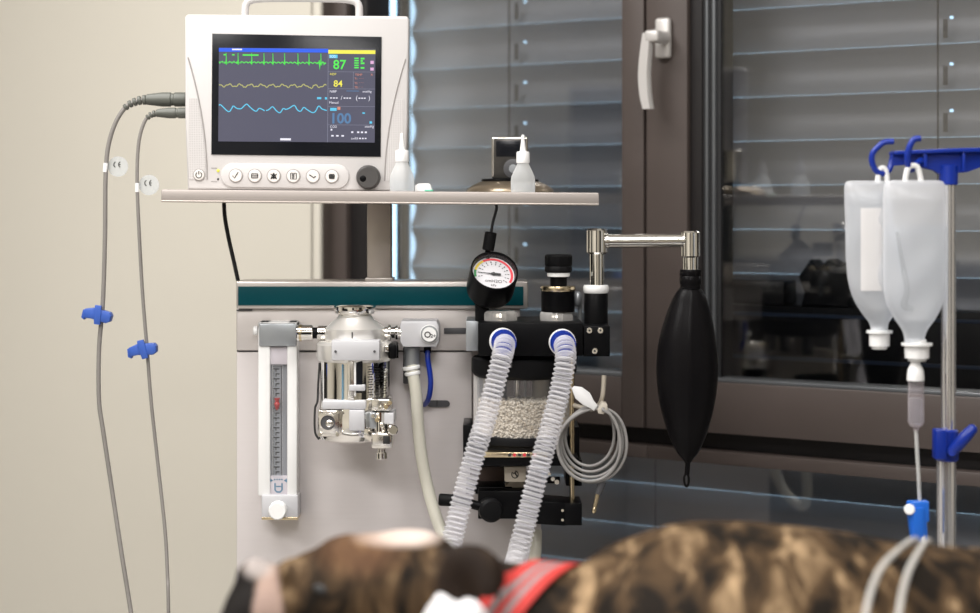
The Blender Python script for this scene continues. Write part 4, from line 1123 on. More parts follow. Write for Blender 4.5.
mb.text('cmH2O', GC + GN * .0006 - gv * GR * .42, GR * .22, M_ink, du=gu, dv=gv, align='CENTER')
mb.text('kPa', GC + GN * .0006 - gv * GR * .62, GR * .16, M_ink, du=gu, dv=gv, align='CENTER')
mb.build('gauge_face', gg, sharp=30)
mb = MB()
nd = (gu * math.cos(178 * D2) + gv * math.sin(178 * D2)); a0 = GC + GN * .0016
mb.tube([a0 + nd * GR * .62, a0 - nd * GR * .05], lambda t: .0003 + .0006 * t, M_ink, 6); mb.tube([a0 + nd * GR * .1, a0 - nd * GR * .3], .0016, M_ink, 8); mb.ball(a0, .0024, M_ink)
mb.build('needle', gg)
mb = MB(); mb.lathe(GC, GN, [(0, .0070), (GR * .90, .0066)], clear_mat('gauge_glass', (.8, .8, .82), .02, .04, edge=.4), 40); mb.build('gauge_glass', gg)
mb = MB(); mb.pbox(475, 296, 489, 323.5, 2.35, 2.39, M_blackm, .003); mb.cyl(P(482, 305, 2.37), P(489, 285, 2.365), S(9, 2.36), M_black); mb.build('gauge_stem', ab)
# cable hanging down to the gauge
mb = MB(); mb.tube(crom([P(496, 204, 2.34), P(496.5, 209, 2.34), P(493, 222, 2.345), P(491, 234, 2.35)], 6), .0019, M_cord, 8)
gc = mb.build('gauge_cable', loc=P(491, 234, 2.35)); tag(gc, 'short black cable from the shelf edge down to the pressure gauge', 'cable')
mb = MB(); mb.cyl(P(491, 232, 2.35), P(488, 250.5, 2.35), S(6, 2.35), M_blackm, seg=16, bev=.0012); mb.cyl(P(488, 250, 2.35), P(487, 258, 2.352), S(2.8, 2.35), M_black, seg=12); mb.build('plug', gc)

# ------------------------------------------------------------------ breathing hoses
def corrugated(route, label):
    pts = resample(crom(route, 14), 0.00085)
    t = thing('breathing_hose', label, 'hose', route[0], 'corrugated breathing hoses')
    nseg = len(pts); L = nseg * 0.00085
    mb = MB(); R0 = S(10.3, 2.28)
    mb.tube(pts[10:], lambda f: R0 * (0.93 + 0.115 * max(-0.6, math.cos(f * L / 0.0062 * 2 * PI))), lambda f: M_corr if math.cos(f * L / 0.0062 * 2 * PI) > -.1 else M_corr2, 24, caps=False)
    mb.build('corrugated_tube', t)
    mb = MB(); mb.tube(pts[0:6] + pts[6:22:2], lambda f: R0 * (1.22 - .05 * f), M_blue, 28); mb.build('blue_connector', t)
    mb = MB(); e = pts[-1]; mb.tube([pts[-12], pts[-1]], R0 * 1.15, M_blue, 20); mb.build('end_connector', t)
corrugated([P(503.5, 341.5, 2.288), P(504.5, 345, 2.265), P(502, 357, 2.245), P(495, 384, 2.235), P(486, 418, 2.22), P(476, 450, 2.20), P(466, 485, 2.19), P(457, 520, 2.18), P(450, 552, 2.16), P(444, 590, 2.10), P(440, 622, 1.99), P(440, 640, 1.86)],
           'left clear corrugated breathing hose with blue cuff below the gauge')
corrugated([P(562.5, 342.5, 2.288), P(564.5, 346, 2.265), P(565.5, 360, 2.245), P(559.5, 392, 2.235), P(551, 425, 2.22), P(541, 462, 2.20), P(530, 505, 2.19), P(519, 550, 2.17), P(510, 585, 2.11), P(502, 622, 1.99), P(495, 640, 1.87)],
           'right clear corrugated breathing hose with blue cuff below the relief knob')

# ------------------------------------------------------------------ reservoir bag
rb = thing('reservoir_bag', 'black rubber breathing bag hanging from the chrome arm', 'breathing bag', P(688, 480, 2.355))
DR = 2.355
def rl(mb, prof, m, seg=48, fn=None, cx=688): return ca(mb, cx, DR, prof, m, seg, fn)
mb = MB()
prf = [(9, 283), (9.5, 287), (13, 291), (18.5, 302), (24, 320), (28.2, 340), (30.2, 358), (30.4, 375), (28.5, 395), (24.5, 415), (18.5, 435), (11, 452), (5.5, 459), (2.8, 463)]
z_a = P(0, 283, DR).z
rings = []
cp_ = crom([Vector((r, y, 0)) for r, y in prf], 4)
for p in cp_:
    r = p.x; z = P(0, p.y, DR).z; cxp = 690.5 - 3.3 * min(1, (p.y - 283) / 60) + 0.5 * max(0, (p.y - 400) / 60)
    ring = []
    for k in range(56):
        a = 2 * PI * k / 56
        rad = S(r, DR) * (1 + (.045 * math.exp(-((math.sin(a) + 1) / .0035)) if r > 9.6 else 0) + .015 * math.sin(2 * a + p.y * .02))
        ring.append(mb.bm.verts.new((P(cxp, 0, DR).x + math.cos(a) * rad, DR + math.sin(a) * rad * .82, z)))
    rings.append(ring)
for A, B in zip(rings, rings[1:]):
    for k in range(56): mb.face([A[k], A[(k + 1) % 56], B[(k + 1) % 56], B[k]], M_rubber)
mb.face(rings[-1], M_rubber); mb.face(rings[0][::-1], M_rubber)
mb.build('bag_body', rb, recalc=True, sharp=60)
mb = MB(); rl(mb, [(8, 269.5), (10.4, 269.5), (10.9, 271), (10.9, 275), (10.2, 276), (10.9, 277), (10.9, 283), (10, 285), (10.4, 288), (0, 289)], M_rubber, cx=690.5); mb.build('neck', rb)
mb = MB(); mb.tube([P(688, 460, DR), P(687, 474, DR)], S(2.6, DR), M_rubber, 12)
mb.tube(crom([P(686.3, 473, DR), P(684.3, 477, DR), P(684.5, 483, DR), P(686.5, 486.5, DR), P(688.5, 483, DR), P(688.5, 477, DR), P(687, 473, DR)], 5), S(1.2, DR), M_rubber, 8); mb.build('tail_loop', rb)

# ------------------------------------------------------------------ coiled cable on the hook
cc = thing('coiled_cable', 'coil of thin grey cable with a jack plug hanging on the wire hook', 'cable', P(593, 447, 2.31))
NT = 5
LX = [566, 562.5, 560, 558, 556.5, 562]; RX = [610, 615.5, 620, 624, 627.5, 618]; BY = [463, 469, 474.5, 480, 484.5, 478]
pts = []
for k in range(NT * 24):
    t = k / 24; i0 = int(t); f = t - i0; a = f * 2 * PI
    i1 = min(i0 + 1, NT)
    lx = LX[i0] * (1 - f) + LX[i1] * f; rx_ = RX[i0] * (1 - f) + RX[i1] * f; by = BY[i0] * (1 - f) + BY[i1] * f
    c_ = (lx + rx_) / 2; hw = (rx_ - lx) / 2; ty = 405.5 + .8 * i0
    y = (ty + by) / 2 - (by - ty) / 2 * math.cos(a); x = c_ - hw * math.sin(a) + 6 * max(0, math.cos(a)) ** 2
    pts.append(P(x, y, 2.300 - .0045 * t + .003 * math.sin(a)))
pts += [P(606, 409, 2.281), P(616, 424, 2.279), P(621, 445, 2.279), P(616, 465, 2.281), P(606, 477, 2.283), P(601, 484, 2.287)]
mb = MB(); mb.tube(crom(pts, 4), S(1.6, 2.3), M_cable2, 8); mb.build('cable_loops', cc)
mb = MB(); mb.tube([P(602, 482, 2.287), P(598, 494, 2.287)], lambda f: S(4.3 - .8 * f, 2.3), M_slot, 14); mb.build('plug_boot', cc)
mb = MB(); mb.tube([P(598, 493, 2.287), P(594.8, 507, 2.287)], S(2.1, 2.3), M_gold, 12); mb.tube([P(594.8, 507, 2.287), P(594.3, 509.5, 2.287), P(594, 511, 2.287), P(593.6, 513, 2.287)], lambda f: S(1.5 + 1.0 * math.sin(f * PI), 2.3), M_gold, 12); mb.build('jack_plug', cc, label='gold jack plug')
mb = MB(); mb.prism([(P(x, y, 2.285).x, P(x, y, 2.285).z) for x, y in ((597, 409), (602, 402), (607, 404), (607.5, 409), (603, 414), (598, 413))], 2.278, 2.312, new_mat('beige_strap', (.55, .50, .42), .7), .0015); mb.build('strap', cc)
mb = MB(); dl = 2.282
mb.prism([(P(x, y, dl).x, P(x, y, dl).z) for x, y in ((571.5, 388.5), (574, 386), (582, 387), (590, 393), (594, 401), (597.5, 405), (594, 411), (590, 408), (583, 405), (575, 398))], dl - .003, dl + .002, M_white2, .0015)
wl = mb.build('cable_tag', loc=P(585, 397, dl)); tag(wl, 'blank white leaf shaped tag on top of the coiled cable', 'tag')

# ------------------------------------------------------------------ infusion stand
DI = 2.12
px_ = P(948.5, 0, DI).x
M_pole = new_mat('bright_steel_pole', (0.86, 0.85, 0.86), 0.16, 0.85, var=0.03)
iv = thing('infusion_stand', 'chrome infusion stand with blue hook head in front of the right window', 'infusion stand', (px_, DI, 0))
mb = MB(); mb.cyl((px_, DI, P(0, 455, DI).z), (px_, DI, P(0, 172, DI).z), S(7.4, DI), M_pole, seg=32); mb.build('upper_pole', iv)
mb = MB(); mb.cyl((px_ - S(2, DI), DI, 0.08), (px_ - S(2, DI), DI, P(0, 452, DI).z), S(9.8, DI), M_pole, seg=32); mb.build('lower_pole', iv)
mb = MB()
mb.cyl((px_, DI, P(0, 185, DI).z), (px_, DI, P(0, 165, DI).z), S(9.3, DI), M_blue, seg=28, bev=.001)
def ivq(pts, y0, y1, b=.001): mb.prism([(P(x, y, DI).x, P(x, y, DI).z) for x, y in pts], y0, y1, M_blue, b)
ivq([(891, 153), (893, 151), (930, 149.5), (948, 148.5), (1000, 147.5), (1000, 152), (948, 152.5), (892, 155)], DI - .014, DI + .014)
ivq([(892, 153), (948, 151), (1000, 150), (1000, 160), (966, 172.5), (958, 173), (938, 174), (932, 170), (905, 165), (891, 166)], DI - .004, DI + .004)
ivq([(921, 151), (925, 151), (925, 168), (921, 167)], DI - .012, DI + .012)
ivq([(960, 150), (963, 150), (963, 172), (960, 172)], DI - .012, DI + .012)
mb.build('hook_head', iv)
hk1 = crom([P(893, 154, DI), P(891.5, 162, DI), P(889, 170, DI - .003), P(883, 173.5, DI - .006), P(876, 170.5, DI - .008), P(872, 162, DI - .010), P(872.5, 154, DI - .012), P(877, 148, DI - .013), P(884, 142.5, DI - .014), P(893.5, 141.5, DI - .014)], 6)
mb = MB(); mb.tube(hk1, S(3.0, DI), M_blue, 12); mb.build('hook', iv)
hk2 = crom([P(921, 160, DI - .008), P(915, 166, DI - .018), P(911.5, 169.5, DI - .030), P(908.5, 166, DI - .040), P(907.5, 156, DI - .044), P(909.5, 147, DI - .046), P(914, 139.5, DI - .047), P(920.5, 138.5, DI - .047)], 6)
mb = MB(); mb.tube(hk2, S(3.2, DI), M_blue, 12); mb.build('hook', iv)
mb = MB(); cxp = px_ - S(1.5, DI)
mb.cyl((cxp, DI, P(0, 461, DI).z), (cxp, DI, P(0, 429, DI).z), S(11.3, DI), M_blue, seg=28, bev=.002)
mb.pbox(936, 430, 947, 460, DI - .02, DI, M_blue, .002)
cl_ = mb.build('height_clamp', iv)
mb = MB(); mb.tube(crom([P(952, 452, DI - .02), P(959, 444, DI - .024), P(966, 436, DI - .027), P(972, 429.5, DI - .028)], 4), lambda f: S(5.2 + 1.0 * math.sin(f * PI), DI), M_blue, 14); mb.ball(P(972, 429.5, DI - .028), S(5.2, DI), M_blue)
mb.cyl(P(950, 452, DI), P(952, 452, DI - .026), S(4, DI), M_blue, seg=14); mb.build('clamp_lever', cl_)
for k in range(5):
    a = 2 * PI * k / 5 + .3
    e = Vector((px_ + math.cos(a) * .28, DI + math.sin(a) * .28, .06))
    mb = MB(); mb.tube([Vector((px_, DI, .085)), e], lambda f: .014 - .004 * f, M_chrome, 12); lg = mb.build('leg', iv)
    mb = MB(); mb.cyl(e + Vector((-.01, 0, -.03)), e + Vector((.01, 0, -.03)), .03, M_castor, bev=.003); mb.build('castor', lg)

# infusion bags
def inf_bag(cx, d, prof, thick, label, liquid_y, neck, labelrect=None, loop=None, lean=0.0):
    t = thing('infusion_bag', label, 'infusion bag', P(cx, prof[0][1], d), 'infusion bags on the stand')
    def shell(scale, y0, y1, m, name, top=True):
        mb = MB(); rings = []
        pp = crom([Vector((r, y, 0)) for r, y in prof], 4)
        pp = [p for p in pp if y0 <= p.y <= y1]
        for p in pp:
            hw = S(p.x, d) * scale
            f = min(1, (p.y - prof[0][1]) / 22.0 + .12)
            th = min(hw, thick * f ** .6) * scale
            ring = []
            for k in range(40):
                a = 2 * PI * k / 40; c_, s_ = math.cos(a), math.sin(a)
                x = math.copysign(abs(c_) ** .8, c_) * hw; y = math.copysign(abs(s_) ** .9, s_) * th
                y *= 1 + .05 * math.sin(p.y * .12 + x * 90)
                ring.append(mb.bm.verts.new((P(cx, 0, d).x + x + lean * S(p.y - prof[0][1], d), d + y, P(0, p.y, d).z)))
            rings.append(ring)
        for A, B in zip(rings, rings[1:]):
            for k in range(40): mb.face([A[k], A[(k + 1) % 40], B[(k + 1) % 40], B[k]], m)
        if top or name == 'liquid': mb.face(rings[0][::-1], m)
        mb.face(rings[-1], m)
        return mb.build(name, t, recalc=True, sharp=60)
    shell(1, 0, 999, M_bag, 'bag_body'); shell(.95, liquid_y, 999, M_liquid, 'liquid')
    nx, ny0, ny1, nw = neck
    k = S(1, d)
    mb = MB(); o = Vector((P(nx, 0, d).x, d, 0))
    def Zp(y): return P(0, y, d).z
    mb.lathe(o, (0, 0, 1), [(r * k, Zp(y)) for r, y in [(0, ny0), (nw * .75, ny0), (nw * .75, ny0 + 3), (nw * 1.25, ny0 + 3.5), (nw * 1.25, ny0 + 6), (nw, ny0 + 6.5), (nw * .98, ny1 - 3), (nw * .75, ny1 - 2.5), (nw * .72, ny1), (0, ny1)][::-1]], M_white2, 32, fn=lambda a, h: 1 - (.03 if int(a / (2 * PI) * 32) % 2 else 0)); mb.build('port_cap', t)
    if labelrect:
        x0, y0, x1, y1 = labelrect
        mb = MB(); n = 8; L = []
        for i in range(n + 1):
            x = x0 + (x1 - x0) * i / n; c_ = abs(x - cx) / 25.0
            yy = d - thick * 1.04 * (max(0, 1 - c_ ** 2.4)) ** .5 - .0008
            L.append((Vector((P(x, 0, d).x, yy, Zp(y0))), Vector((P(x, 0, d).x, yy, Zp(y1)))))
        for A, B in zip(L, L[1:]):
            mb.poly([A[0], A[1], B[1], B[0]], M_baglabel)
        mb.build('label', t)
    lx, ly, lw, lh = loop
    mb = MB()
    mb.tube(crom([P(lx - lw, ly + lh, d), P(lx - lw * .8, ly + lh * .4, d), P(lx - lw * .5, ly + 1, d), P(lx, ly - .5, d), P(lx + lw * .5, ly + 1, d), P(lx + lw * .8, ly + lh * .4, d), P(lx + lw, ly + lh, d)], 5), S(2.9, d), M_white2, 10)
    mb.build('hanging_loop', t)
    t['_org'] = Vector(t.location)
    return t
inf_bag(866, DI - .006, [(16, 180.8), (20, 182), (22, 187), (23, 200), (24.5, 225), (26, 245), (27, 265), (26.5, 283), (22.5, 300), (15.5, 314), (9.5, 323), (8, 332)], .021,
        'smaller milky infusion bag hanging behind on the left blue hook', 190, (879.5, 327, 349, 10.5), (857, 208, 884, 290), (882.5, 168.5, 5, 15), lean=.09)
bag2 = inf_bag(914.5, DI - .040, [(22, 180.3), (28, 181.6), (30.5, 185.5), (31, 191), (31.2, 205), (31, 225), (31, 250), (31, 272), (30.5, 290), (28, 303), (21, 317), (13.5, 328), (10.5, 335), (9.5, 342)], .022,
        'larger milky infusion bag hanging in front with the drip line', 222, (917, 339.5, 361, 12.5), None, (913, 166, 8, 16))
mb = MB(); mb.tube(crom([P(897, 232, DI - .0615), P(900, 250, DI - .0618), P(904, 272, DI - .0618), P(907, 290, DI - .0615), P(904, 305, DI - .060), P(912, 309, DI - .058)], 6), lambda f: S(1.2 + 2.2 * f, DI), M_creaseshade, 10); mb.build('crease_shade', bag2)  # dark reflection of a bag fold put in as a grey tube
# drip chamber and line
DL = DI - .040
dc = thing('drip_line', 'clear drip chamber and line hanging below the larger infusion bag', 'infusion line', P(917, 427, DL))
mb = MB(); ca(mb, 915.5, DL, [(0, 360), (4, 360), (5, 364), (7, 368), (8, 371), (8.6, 377), (8.6, 380.5), (0, 380.5)], M_white2, 28); mb.build('spike', dc)
mb = MB(); ca(mb, 916, DL, [(7.6, 380), (7.8, 395), (8, 398), (8, 422), (6, 426), (3, 427), (2.5, 431)], M_drip, 28); mb.build('drip_chamber', dc)
mb = MB(); ca(mb, 916, DL, [(0, 398), (6.8, 398), (7, 420), (5, 424.5), (0, 425)], M_liquid, 28); mb.build('liquid', dc)
mb = MB(); mb.tube(crom([P(916, 430, DL), P(917, 450, DL), P(918.5, 475, DL), P(920, 505, DL), P(924, 545, DL - .02), P(928, 556, DL - .1)], 8), .0022, clear_mat('clear_pvc_line', (.7, .7, .68), .55, .2), 10); mb.build('line', dc)
rc = thing('roller_clamp', 'bright blue roller clamp with white wheel on the drip line', 'clamp', P(920, 523, DL))
mb = MB()
mb.prism([(P(x, y, DL).x, P(x, y, DL).z) for x, y in ((907.5, 503), (909, 501), (927, 500.5), (927.5, 520), (925, 521), (926.5, 544), (912, 546), (909.5, 525))], DL - .010, DL + .008, M_blue2, .0015)
mb.prism([(P(x, y, DL - .010).x, P(x, y, DL - .010).z) for x, y in ((912, 508), (923, 507.5), (924, 541), (914, 542))], DL - .0125, DL - .009, M_blue2, .001)
mb.build('clamp_body', rc)
mb = MB(); mb.cyl(P(909.5, 509.5, DL - .012), P(909.5, 509.5, DL + .004), S(5.4, DL), M_white2, seg=24, bev=.001); mb.build('roller', rc)

# ------------------------------------------------------------------ operating table
TZ = 0.972
ot = thing('operating_table', 'stainless operating table carrying the brindle dog', 'table', (0.25, 1.58, 0))
mb = MB(); mb.box((-.55, 1.30, TZ - .04), (1.15, 1.90, TZ), M_steel, .008, 3); mb.build('table_top', ot)
mb = MB(); mb.box((.13, 1.50, .06), (.37, 1.68, TZ - .04), M_steel, .01); mb.build('pedestal', ot)
mb = MB(); mb.box((-.15, 1.36, 0), (.40, 1.80, .06), M_steel, .02); mb.build('foot', ot)

# ------------------------------------------------------------------ dog
DG = 1.60
kd = S(1, DG)
def G(px, py, off=0.0): p = P(px, py, DG); p.y += off; return p
dorg = Vector((0.2, DG, TZ))
def brindle():
    m = bpy.data.materials.new('brindle_fur'); m.use_nodes = True
    N = m.node_tree.nodes; L = m.node_tree.links; b = N['Principled BSDF']
    b.inputs['Roughness'].default_value = .7
    b.inputs['Specular IOR Level'].default_value = .12
    tc = N.new('ShaderNodeTexCoord')
    mp = N.new('ShaderNodeMapping'); mp.inputs['Rotation'].default_value = (0, .75, .2); mp.inputs['Scale'].default_value = (2.6, 1.2, 1.0)
    L.new(tc.outputs['Object'], mp.inputs['Vector'])
    n1 = N.new('ShaderNodeTexNoise'); n1.inputs['Scale'].default_value = 12.5; n1.inputs['Detail'].default_value = 3.5; n1.inputs['Roughness'].default_value = .6; n1.inputs['Distortion'].default_value = .6
    L.new(mp.outputs[0], n1.inputs['Vector'])
    cr = N.new('ShaderNodeValToRGB'); e = cr.color_ramp.elements
    e[0].position = .40; e[0].color = (.009, .006, .0035, 1); e[1].position = .72; e[1].color = (.42, .29, .165, 1)
    x = cr.color_ramp.elements.new(.54); x.color = (.075, .045, .022, 1)
    L.new(n1.outputs['Fac'], cr.inputs[0])
    cur = cr.outputs[0]
    # coat and highlight patches, each an ellipsoid of its own colour in the dog's own space
    def patch(cur, c, r, col, soft=.35, mottle=0.0, amount=1.0):
        c = Vector(c) - dorg
        mpp = N.new('ShaderNodeMapping'); mpp.vector_type = 'TEXTURE'
        mpp.inputs['Location'].default_value = c; mpp.inputs['Scale'].default_value = r
        L.new(tc.outputs['Object'], mpp.inputs['Vector'])
        ln = N.new('ShaderNodeVectorMath'); ln.operation = 'LENGTH'; L.new(mpp.outputs[0], ln.inputs[0])
        mr = N.new('ShaderNodeMapRange'); mr.inputs['From Min'].default_value = 1 + soft / 2; mr.inputs['From Max'].default_value = 1 - soft / 2
        mr.inputs['To Max'].default_value = amount
        nn = N.new('ShaderNodeTexNoise'); nn.inputs['Scale'].default_value = 45; L.new(tc.outputs['Object'], nn.inputs['Vector'])
        ad = N.new('ShaderNodeMath'); ad.operation = 'MULTIPLY_ADD'; ad.inputs[1].default_value = .5; L.new(nn.outputs['Fac'], ad.inputs[0]); L.new(ln.outputs['Value'], ad.inputs[2])
        sb = N.new('ShaderNodeMath'); sb.operation = 'SUBTRACT'; sb.inputs[1].default_value = .25; L.new(ad.outputs[0], sb.inputs[0])
        L.new(sb.outputs[0], mr.inputs['Value'])
        mx = N.new('ShaderNodeMix'); mx.data_type = 'RGBA'
        L.new(mr.outputs[0], mx.inputs[0]); L.new(cur, mx.inputs[6]); mx.inputs[7].default_value = col + (1,)
        return mx.outputs[2]
    cur = patch(cur, G(232, 610, -.03), (.035, .2, .05), (.010, .008, .007))
    cur = patch(cur, G(273, 600, -.05), (.013, .2, .035), (.42, .30, .25), amount=.8)
    cur = patch(cur, G(259, 562, 0), (.013, .2, .009), (.34, .30, .28), soft=.8)
    cur = patch(cur, G(476, 570, -.05), (.036, .2, .045), (.016, .010, .007), amount=.95)
    cur = patch(cur, G(404, 533, 0), (.034, .2, .0062), (.60, .50, .44), soft=.9)  # head-top blaze with bright contour light put into its colour
    cur = patch(cur, G(360, 545, 0), (.035, .2, .016), (.24, .12, .06), soft=.9, amount=.35)
    L.new(cur, b.inputs['Base Color'])
    n3 = N.new('ShaderNodeTexNoise'); n3.inputs['Scale'].default_value = 900; L.new(tc.outputs['Object'], n3.inputs['Vector'])
    bp = N.new('ShaderNodeBump'); bp.inputs['Strength'].default_value = .5; bp.inputs['Distance'].default_value = .001
    L.new(n3.outputs['Fac'], bp.inputs['Height']); L.new(bp.outputs['Normal'], b.inputs['Normal'])
    return m
M_fur = brindle()
mb = MB()
def limb(nodes, fac=6):
    """smooth run of ellipsoidal sections; nodes (point, ry, rz)"""
    for (a, ra), (b, rb_) in zip(nodes, nodes[1:]):
        for k in range(fac):
            t = k / fac
            mb.ball(Vector(a).lerp(Vector(b), t), Vector(ra).lerp(Vector(rb_), t), M_fur, 20, 12)
    mb.ball(nodes[-1][0], nodes[-1][1], M_fur, 20, 12)
def body_node(px, pytop, rz, rx=.06, ry=.125, off=.0):
    # py here is the silhouette seen from the camera
    top = G(px, pytop, off).z
    return (Vector((G(px, 0).x, DG + off, top - rz)), (rx, ry, rz))
nodes = [body_node(560, 590, .066, .05, .070), body_node(595, 568, .080, .055, .095), body_node(630, 543, .092, .06, .125), body_node(690, 523, .097, .06, .14), body_node(750, 523.5, .097, .06, .145),
         body_node(830, 532, .092, .06, .135), body_node(910, 545, .087, .06, .12), body_node(980, 550, .085, .06, .11), body_node(1060, 545, .087, .06, .115), body_node(1120, 552, .083, .055, .10)]
limb(nodes, 5)
# neck
limb([(G(430, 600), (.045, .055, .050)), (G(500, 625), (.05, .060, .056)), (G(560, 645), (.06, .075, .068))], 5)
# skull, cheek, muzzle
limb([(G(415, 603), (.055, .062, .057)), (G(370, 594), (.06, .066, .054)), (G(325, 602), (.05, .055, .048))], 5)
limb([(G(325, 606), (.045, .048, .045)), (G(275, 610, -.005), (.038, .040, .038)), (G(248, 616, -.01), (.022, .038, .034))], 5)
mb.ball(G(256, 572, -.005), (.018, .020, .014), M_fur); mb.ball(G(236, 612, -.03), (.012, .018, .014), M_fur)   # lip fold and nose
mb.ball(G(292, 566, -.02), (.012, .020, .012), M_fur); mb.ball(G(350, 552, -.01), (.03, .03, .018), M_fur)   # brow
mb.ball(G(408, 546, 0), (.040, .035, .014), M_fur)
# ear: folded flap
limb([(G(446, 578, -.030), (.022, .016, .030)), (G(468, 557, -.035), (.024, .013, .021)), (G(486, 563, -.048), (.018, .010, .022)), (G(490, 584, -.062), (.012, .008, .018))], 6)
# front legs towards the viewer on the table
for dx, dz in ((0.0, .0), (.07, .028)):
    z0 = TZ + .034 + dz
    limb([(Vector((G(620, 0).x + dx, DG - .04, TZ + .07)), (.045, .05, .055)), (Vector((G(600, 0).x + dx, DG - .13, z0)), (.030, .035, .028)), (Vector((G(560, 0).x + dx, DG - .22, z0 - .006)), (.021, .024, .021)),
          (Vector((G(520, 0).x + dx, DG - .262, z0 - .008)), (.022, .020, .020)), (Vector((G(490, 0).x + dx, DG - .27, z0 - .010)), (.026, .022, .018))], 7)
# hind legs
for dx, dz in ((0.0, .0), (.05, .035)):
    z0 = TZ + .034 + dz
    limb([(Vector((G(1110, 0).x, DG - .02, TZ + .085)), (.075, .08, .075)), (Vector((G(1040, 0).x + dx, DG - .13, z0 + .02)), (.045, .05, .045)), (Vector((G(1130, 0).x + dx, DG - .20, z0)), (.025, .025, .024)),
          (Vector((G(1090, 0).x + dx, DG - .25, z0 - .008)), (.018, .018, .018)), (Vector((G(1050, 0).x + dx, DG - .262, z0 - .010)), (.026, .020, .018))], 7)
mb.tube(crom([Vector((G(1150, 0).x, DG + .01, TZ + .08)), Vector((G(1170, 0).x, DG + .02, TZ + .05)), Vector((G(1190, 0).x, DG, TZ + .02))], 6), lambda f: .02 - .012 * f, M_fur, 10)
dog = mb.build('dog', loc=dorg)
tag(dog, 'brindle dog lying on its side on the table, head to the left', 'dog')
rm = dog.modifiers.new('union', 'REMESH'); rm.mode = 'VOXEL'; rm.voxel_size = .0055; rm.use_smooth_shade = True
sm = dog.modifiers.new('soften', 'CORRECTIVE_SMOOTH') if False else dog.modifiers.new('soften', 'SMOOTH'); sm.factor = .6; sm.iterations = 9
bpy.context.view_layer.update()
dg = bpy.context.evaluated_depsgraph_get()
me2 = bpy.data.meshes.new_from_object(dog.evaluated_get(dg))
dog.modifiers.clear(); dog.data = me2
me2.materials.clear(); me2.materials.append(M_fur)
for p in me2.polygons: p.use_smooth = True; p.material_index = 0
bvh = BVHTree.FromPolygons([v.co + dorg for v in me2.vertices], [tuple(p.vertices) for p in me2.polygons])
# eye and nose leather
mb = MB(); c = G(318, 577, -.052); 
h = bvh.ray_cast(Vector((0, 0, CAMZ)), (G(322, 590) - Vector((0, 0, CAMZ))).normalized())
if h[0]: mb.ball(h[0] + Vector((0, .003, 0)), (.008, .006, .004), M_ink, rot=Matrix.Rotation(.3, 3, 'Y')); mb.build('eye', dog)
# collar
co = thing('dog_collar', 'red collar with grey stripes around the neck of the dog', 'collar', G(512, 612))
ax = Vector((.80, -.40, -.45)).normalized()
cc0 = G(514, 631)
mb = MB(); W2 = .0165
u_, v_, a_ = mb.frame(ax)
segs = 72; bands = [(-1, -.42, M_collar), (-.42, -.12, M_collarg), (-.12, .12, M_collar), (.12, .42, M_collarg), (.42, 1, M_collar)]
prevs = None
cols = [-1, -.42, -.12, .12, .42, 1]
grid = []
for k in range(segs):
    a = 2 * PI * k / segs; dr = u_ * math.cos(a) + v_ * math.sin(a); rowo = []; rowi = []
    for c in cols:
        org = cc0 + a_ * c * W2
        hh = bvh.ray_cast(org + dr * .16, -dr, .2)
        R_ = (hh[0] - org).length if hh[0] else .062
        R_ = min(max(R_, .055), .080) + .0022
        rowo.append(R_); rowi.append(org)
    grid.append((dr, rowo, rowi))
for it in range(4):
    grid = [(g[0], [(grid[k - 1][1][j] + 2 * g[1][j] + grid[(k + 1) % segs][1][j]) / 4 for j in range(6)], g[2]) for k, g in enumerate(grid)]
VO = [[mb.bm.verts.new(g[2][j] + g[0] * (g[1][j] + .0028)) for j in range(6)] for g in grid]
VI = [[mb.bm.verts.new(g[2][j] + g[0] * (g[1][j])) for j in range(6)] for g in grid]
for k in range(segs):
    k2 = (k + 1) % segs
    for j in range(5):
        mb.face([VO[k][j], VO[k2][j], VO[k2][j + 1], VO[k][j + 1]], bands[j][2])
        mb.face([VI[k2][j], VI[k][j], VI[k][j + 1], VI[k2][j + 1]], M_collar)
    mb.face([VO[k2][0], VO[k][0], VI[k][0], VI[k2][0]], M_collar); mb.face([VO[k][5], VO[k2][5], VI[k2][5], VI[k][5]], M_collar)
mb.build('webbing', co, recalc=True)
mb = MB(); mb.tube([cc0 + Vector((.01 + .012 * math.cos(a), -.078 + .0 * a, -.05 + .012 * math.sin(a))) for a in [k * PI / 10 for k in range(21)]], .0018, M_chrome, 8, caps=False); mb.build('ring', co)
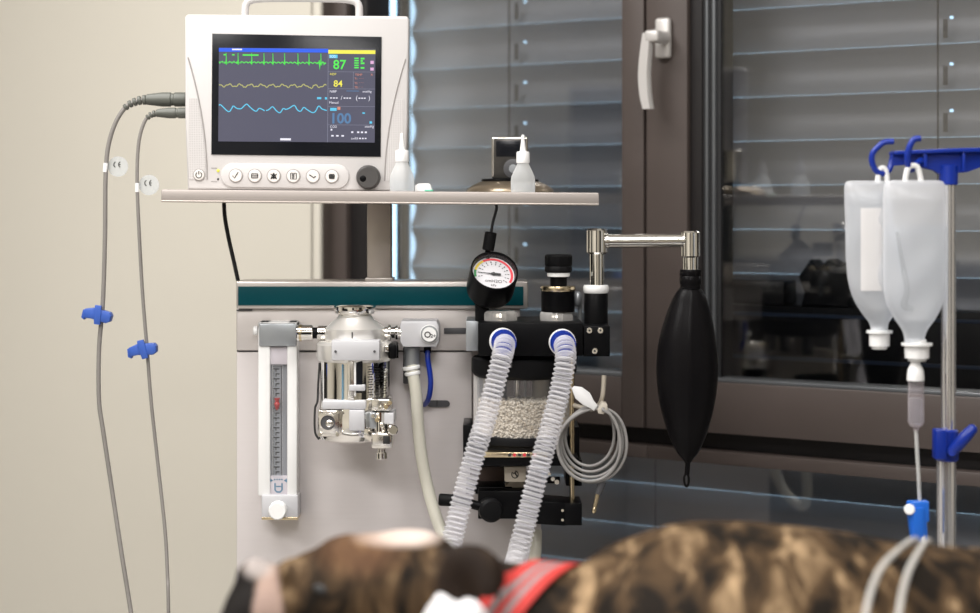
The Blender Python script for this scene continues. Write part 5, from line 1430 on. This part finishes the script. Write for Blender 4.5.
# towel in front of the neck
mb = MB()
res = bmesh.ops.create_icosphere(mb.bm, subdivisions=5, radius=1)
for f in mb.bm.faces: f.material_index = mb.mi(M_towel)
tc_ = Vector((G(459, 0).x - .004, DG - .115, TZ + .0))
for v in mb.bm.verts:
    p = v.co.copy(); n_ = noise.noise(p * 1.9) * .10 + noise.noise(p * 4.5 + Vector((3, 1, 2))) * .07
    p = p * (1 + n_)
    v.co = tc_ + Vector((math.copysign(abs(p.x) ** .75, p.x) * .040, p.y * .045, max(0.0, math.copysign(abs(p.z) ** .7, p.z) * .124 + .030)))
tw = mb.build('white_towel', loc=tc_, sharp=80); tag(tw, 'crumpled white towel tucked against the throat of the dog', 'towel')
# pillow under head
mb = MB(); hx = G(330, 0).x
res = bmesh.ops.create_icosphere(mb.bm, subdivisions=4, radius=1)
for f in mb.bm.faces: f.material_index = mb.mi(M_towel)
for v in mb.bm.verts:
    p = v.co; v.co = Vector((hx + math.copysign(abs(p.x) ** .6, p.x) * .13, DG + .0 + math.copysign(abs(p.y) ** .6, p.y) * .06, TZ + .022 + math.copysign(abs(p.z) ** .7, p.z) * .022))
pw_ = mb.build('head_pad', loc=(hx, DG, TZ)); tag(pw_, 'flat white pad under the head of the dog', 'pad')
# infusion tubes over the back
def over(pix, r, label, tail):
    pts = []
    for a, b in pix:
        h = bvh.ray_cast(Vector((0, 0, CAMZ)), (G(a, b) - Vector((0, 0, CAMZ))).normalized())
        if h[0]: pts.append(h[0] + h[1].normalized() * (r * 0.9))
    pts = tail + pts
    mb = MB(); mb.tube(crom(pts, 8), r, M_ivt, 12)
    o = mb.build('infusion_tube', loc=pts[len(pts) // 2]); tag(o, label, 'tube', 'pale tubes over the back of the dog'); return o
M_ivt = clear_mat('pale_iv_tube', (.62, .60, .56), .62, .25)
def drop(px, d):
    x = P(px, 0, d).x
    h = bvh.ray_cast(Vector((x, d, 1.6)), Vector((0, 0, -1)))[0]
    return Vector((x, d, (h.z if h else 1.1) + .0026))
back = [drop(926, 1.69), drop(920, 1.655), drop(912, 1.63)]
over([(892, 558), (880, 571), (871, 590), (865, 613), (862, 630)], .0028, 'pale tube over the back of the dog, left of the pair', back)
back = [drop(936, 1.69), drop(932, 1.655), drop(926, 1.63)]
over([(915, 560), (908, 573), (902, 592), (898, 613), (896, 630)], .0028, 'pale tube over the back of the dog, right of the pair', back)

for o in bpy.data.objects:
    if '_org' in o: del o['_org']
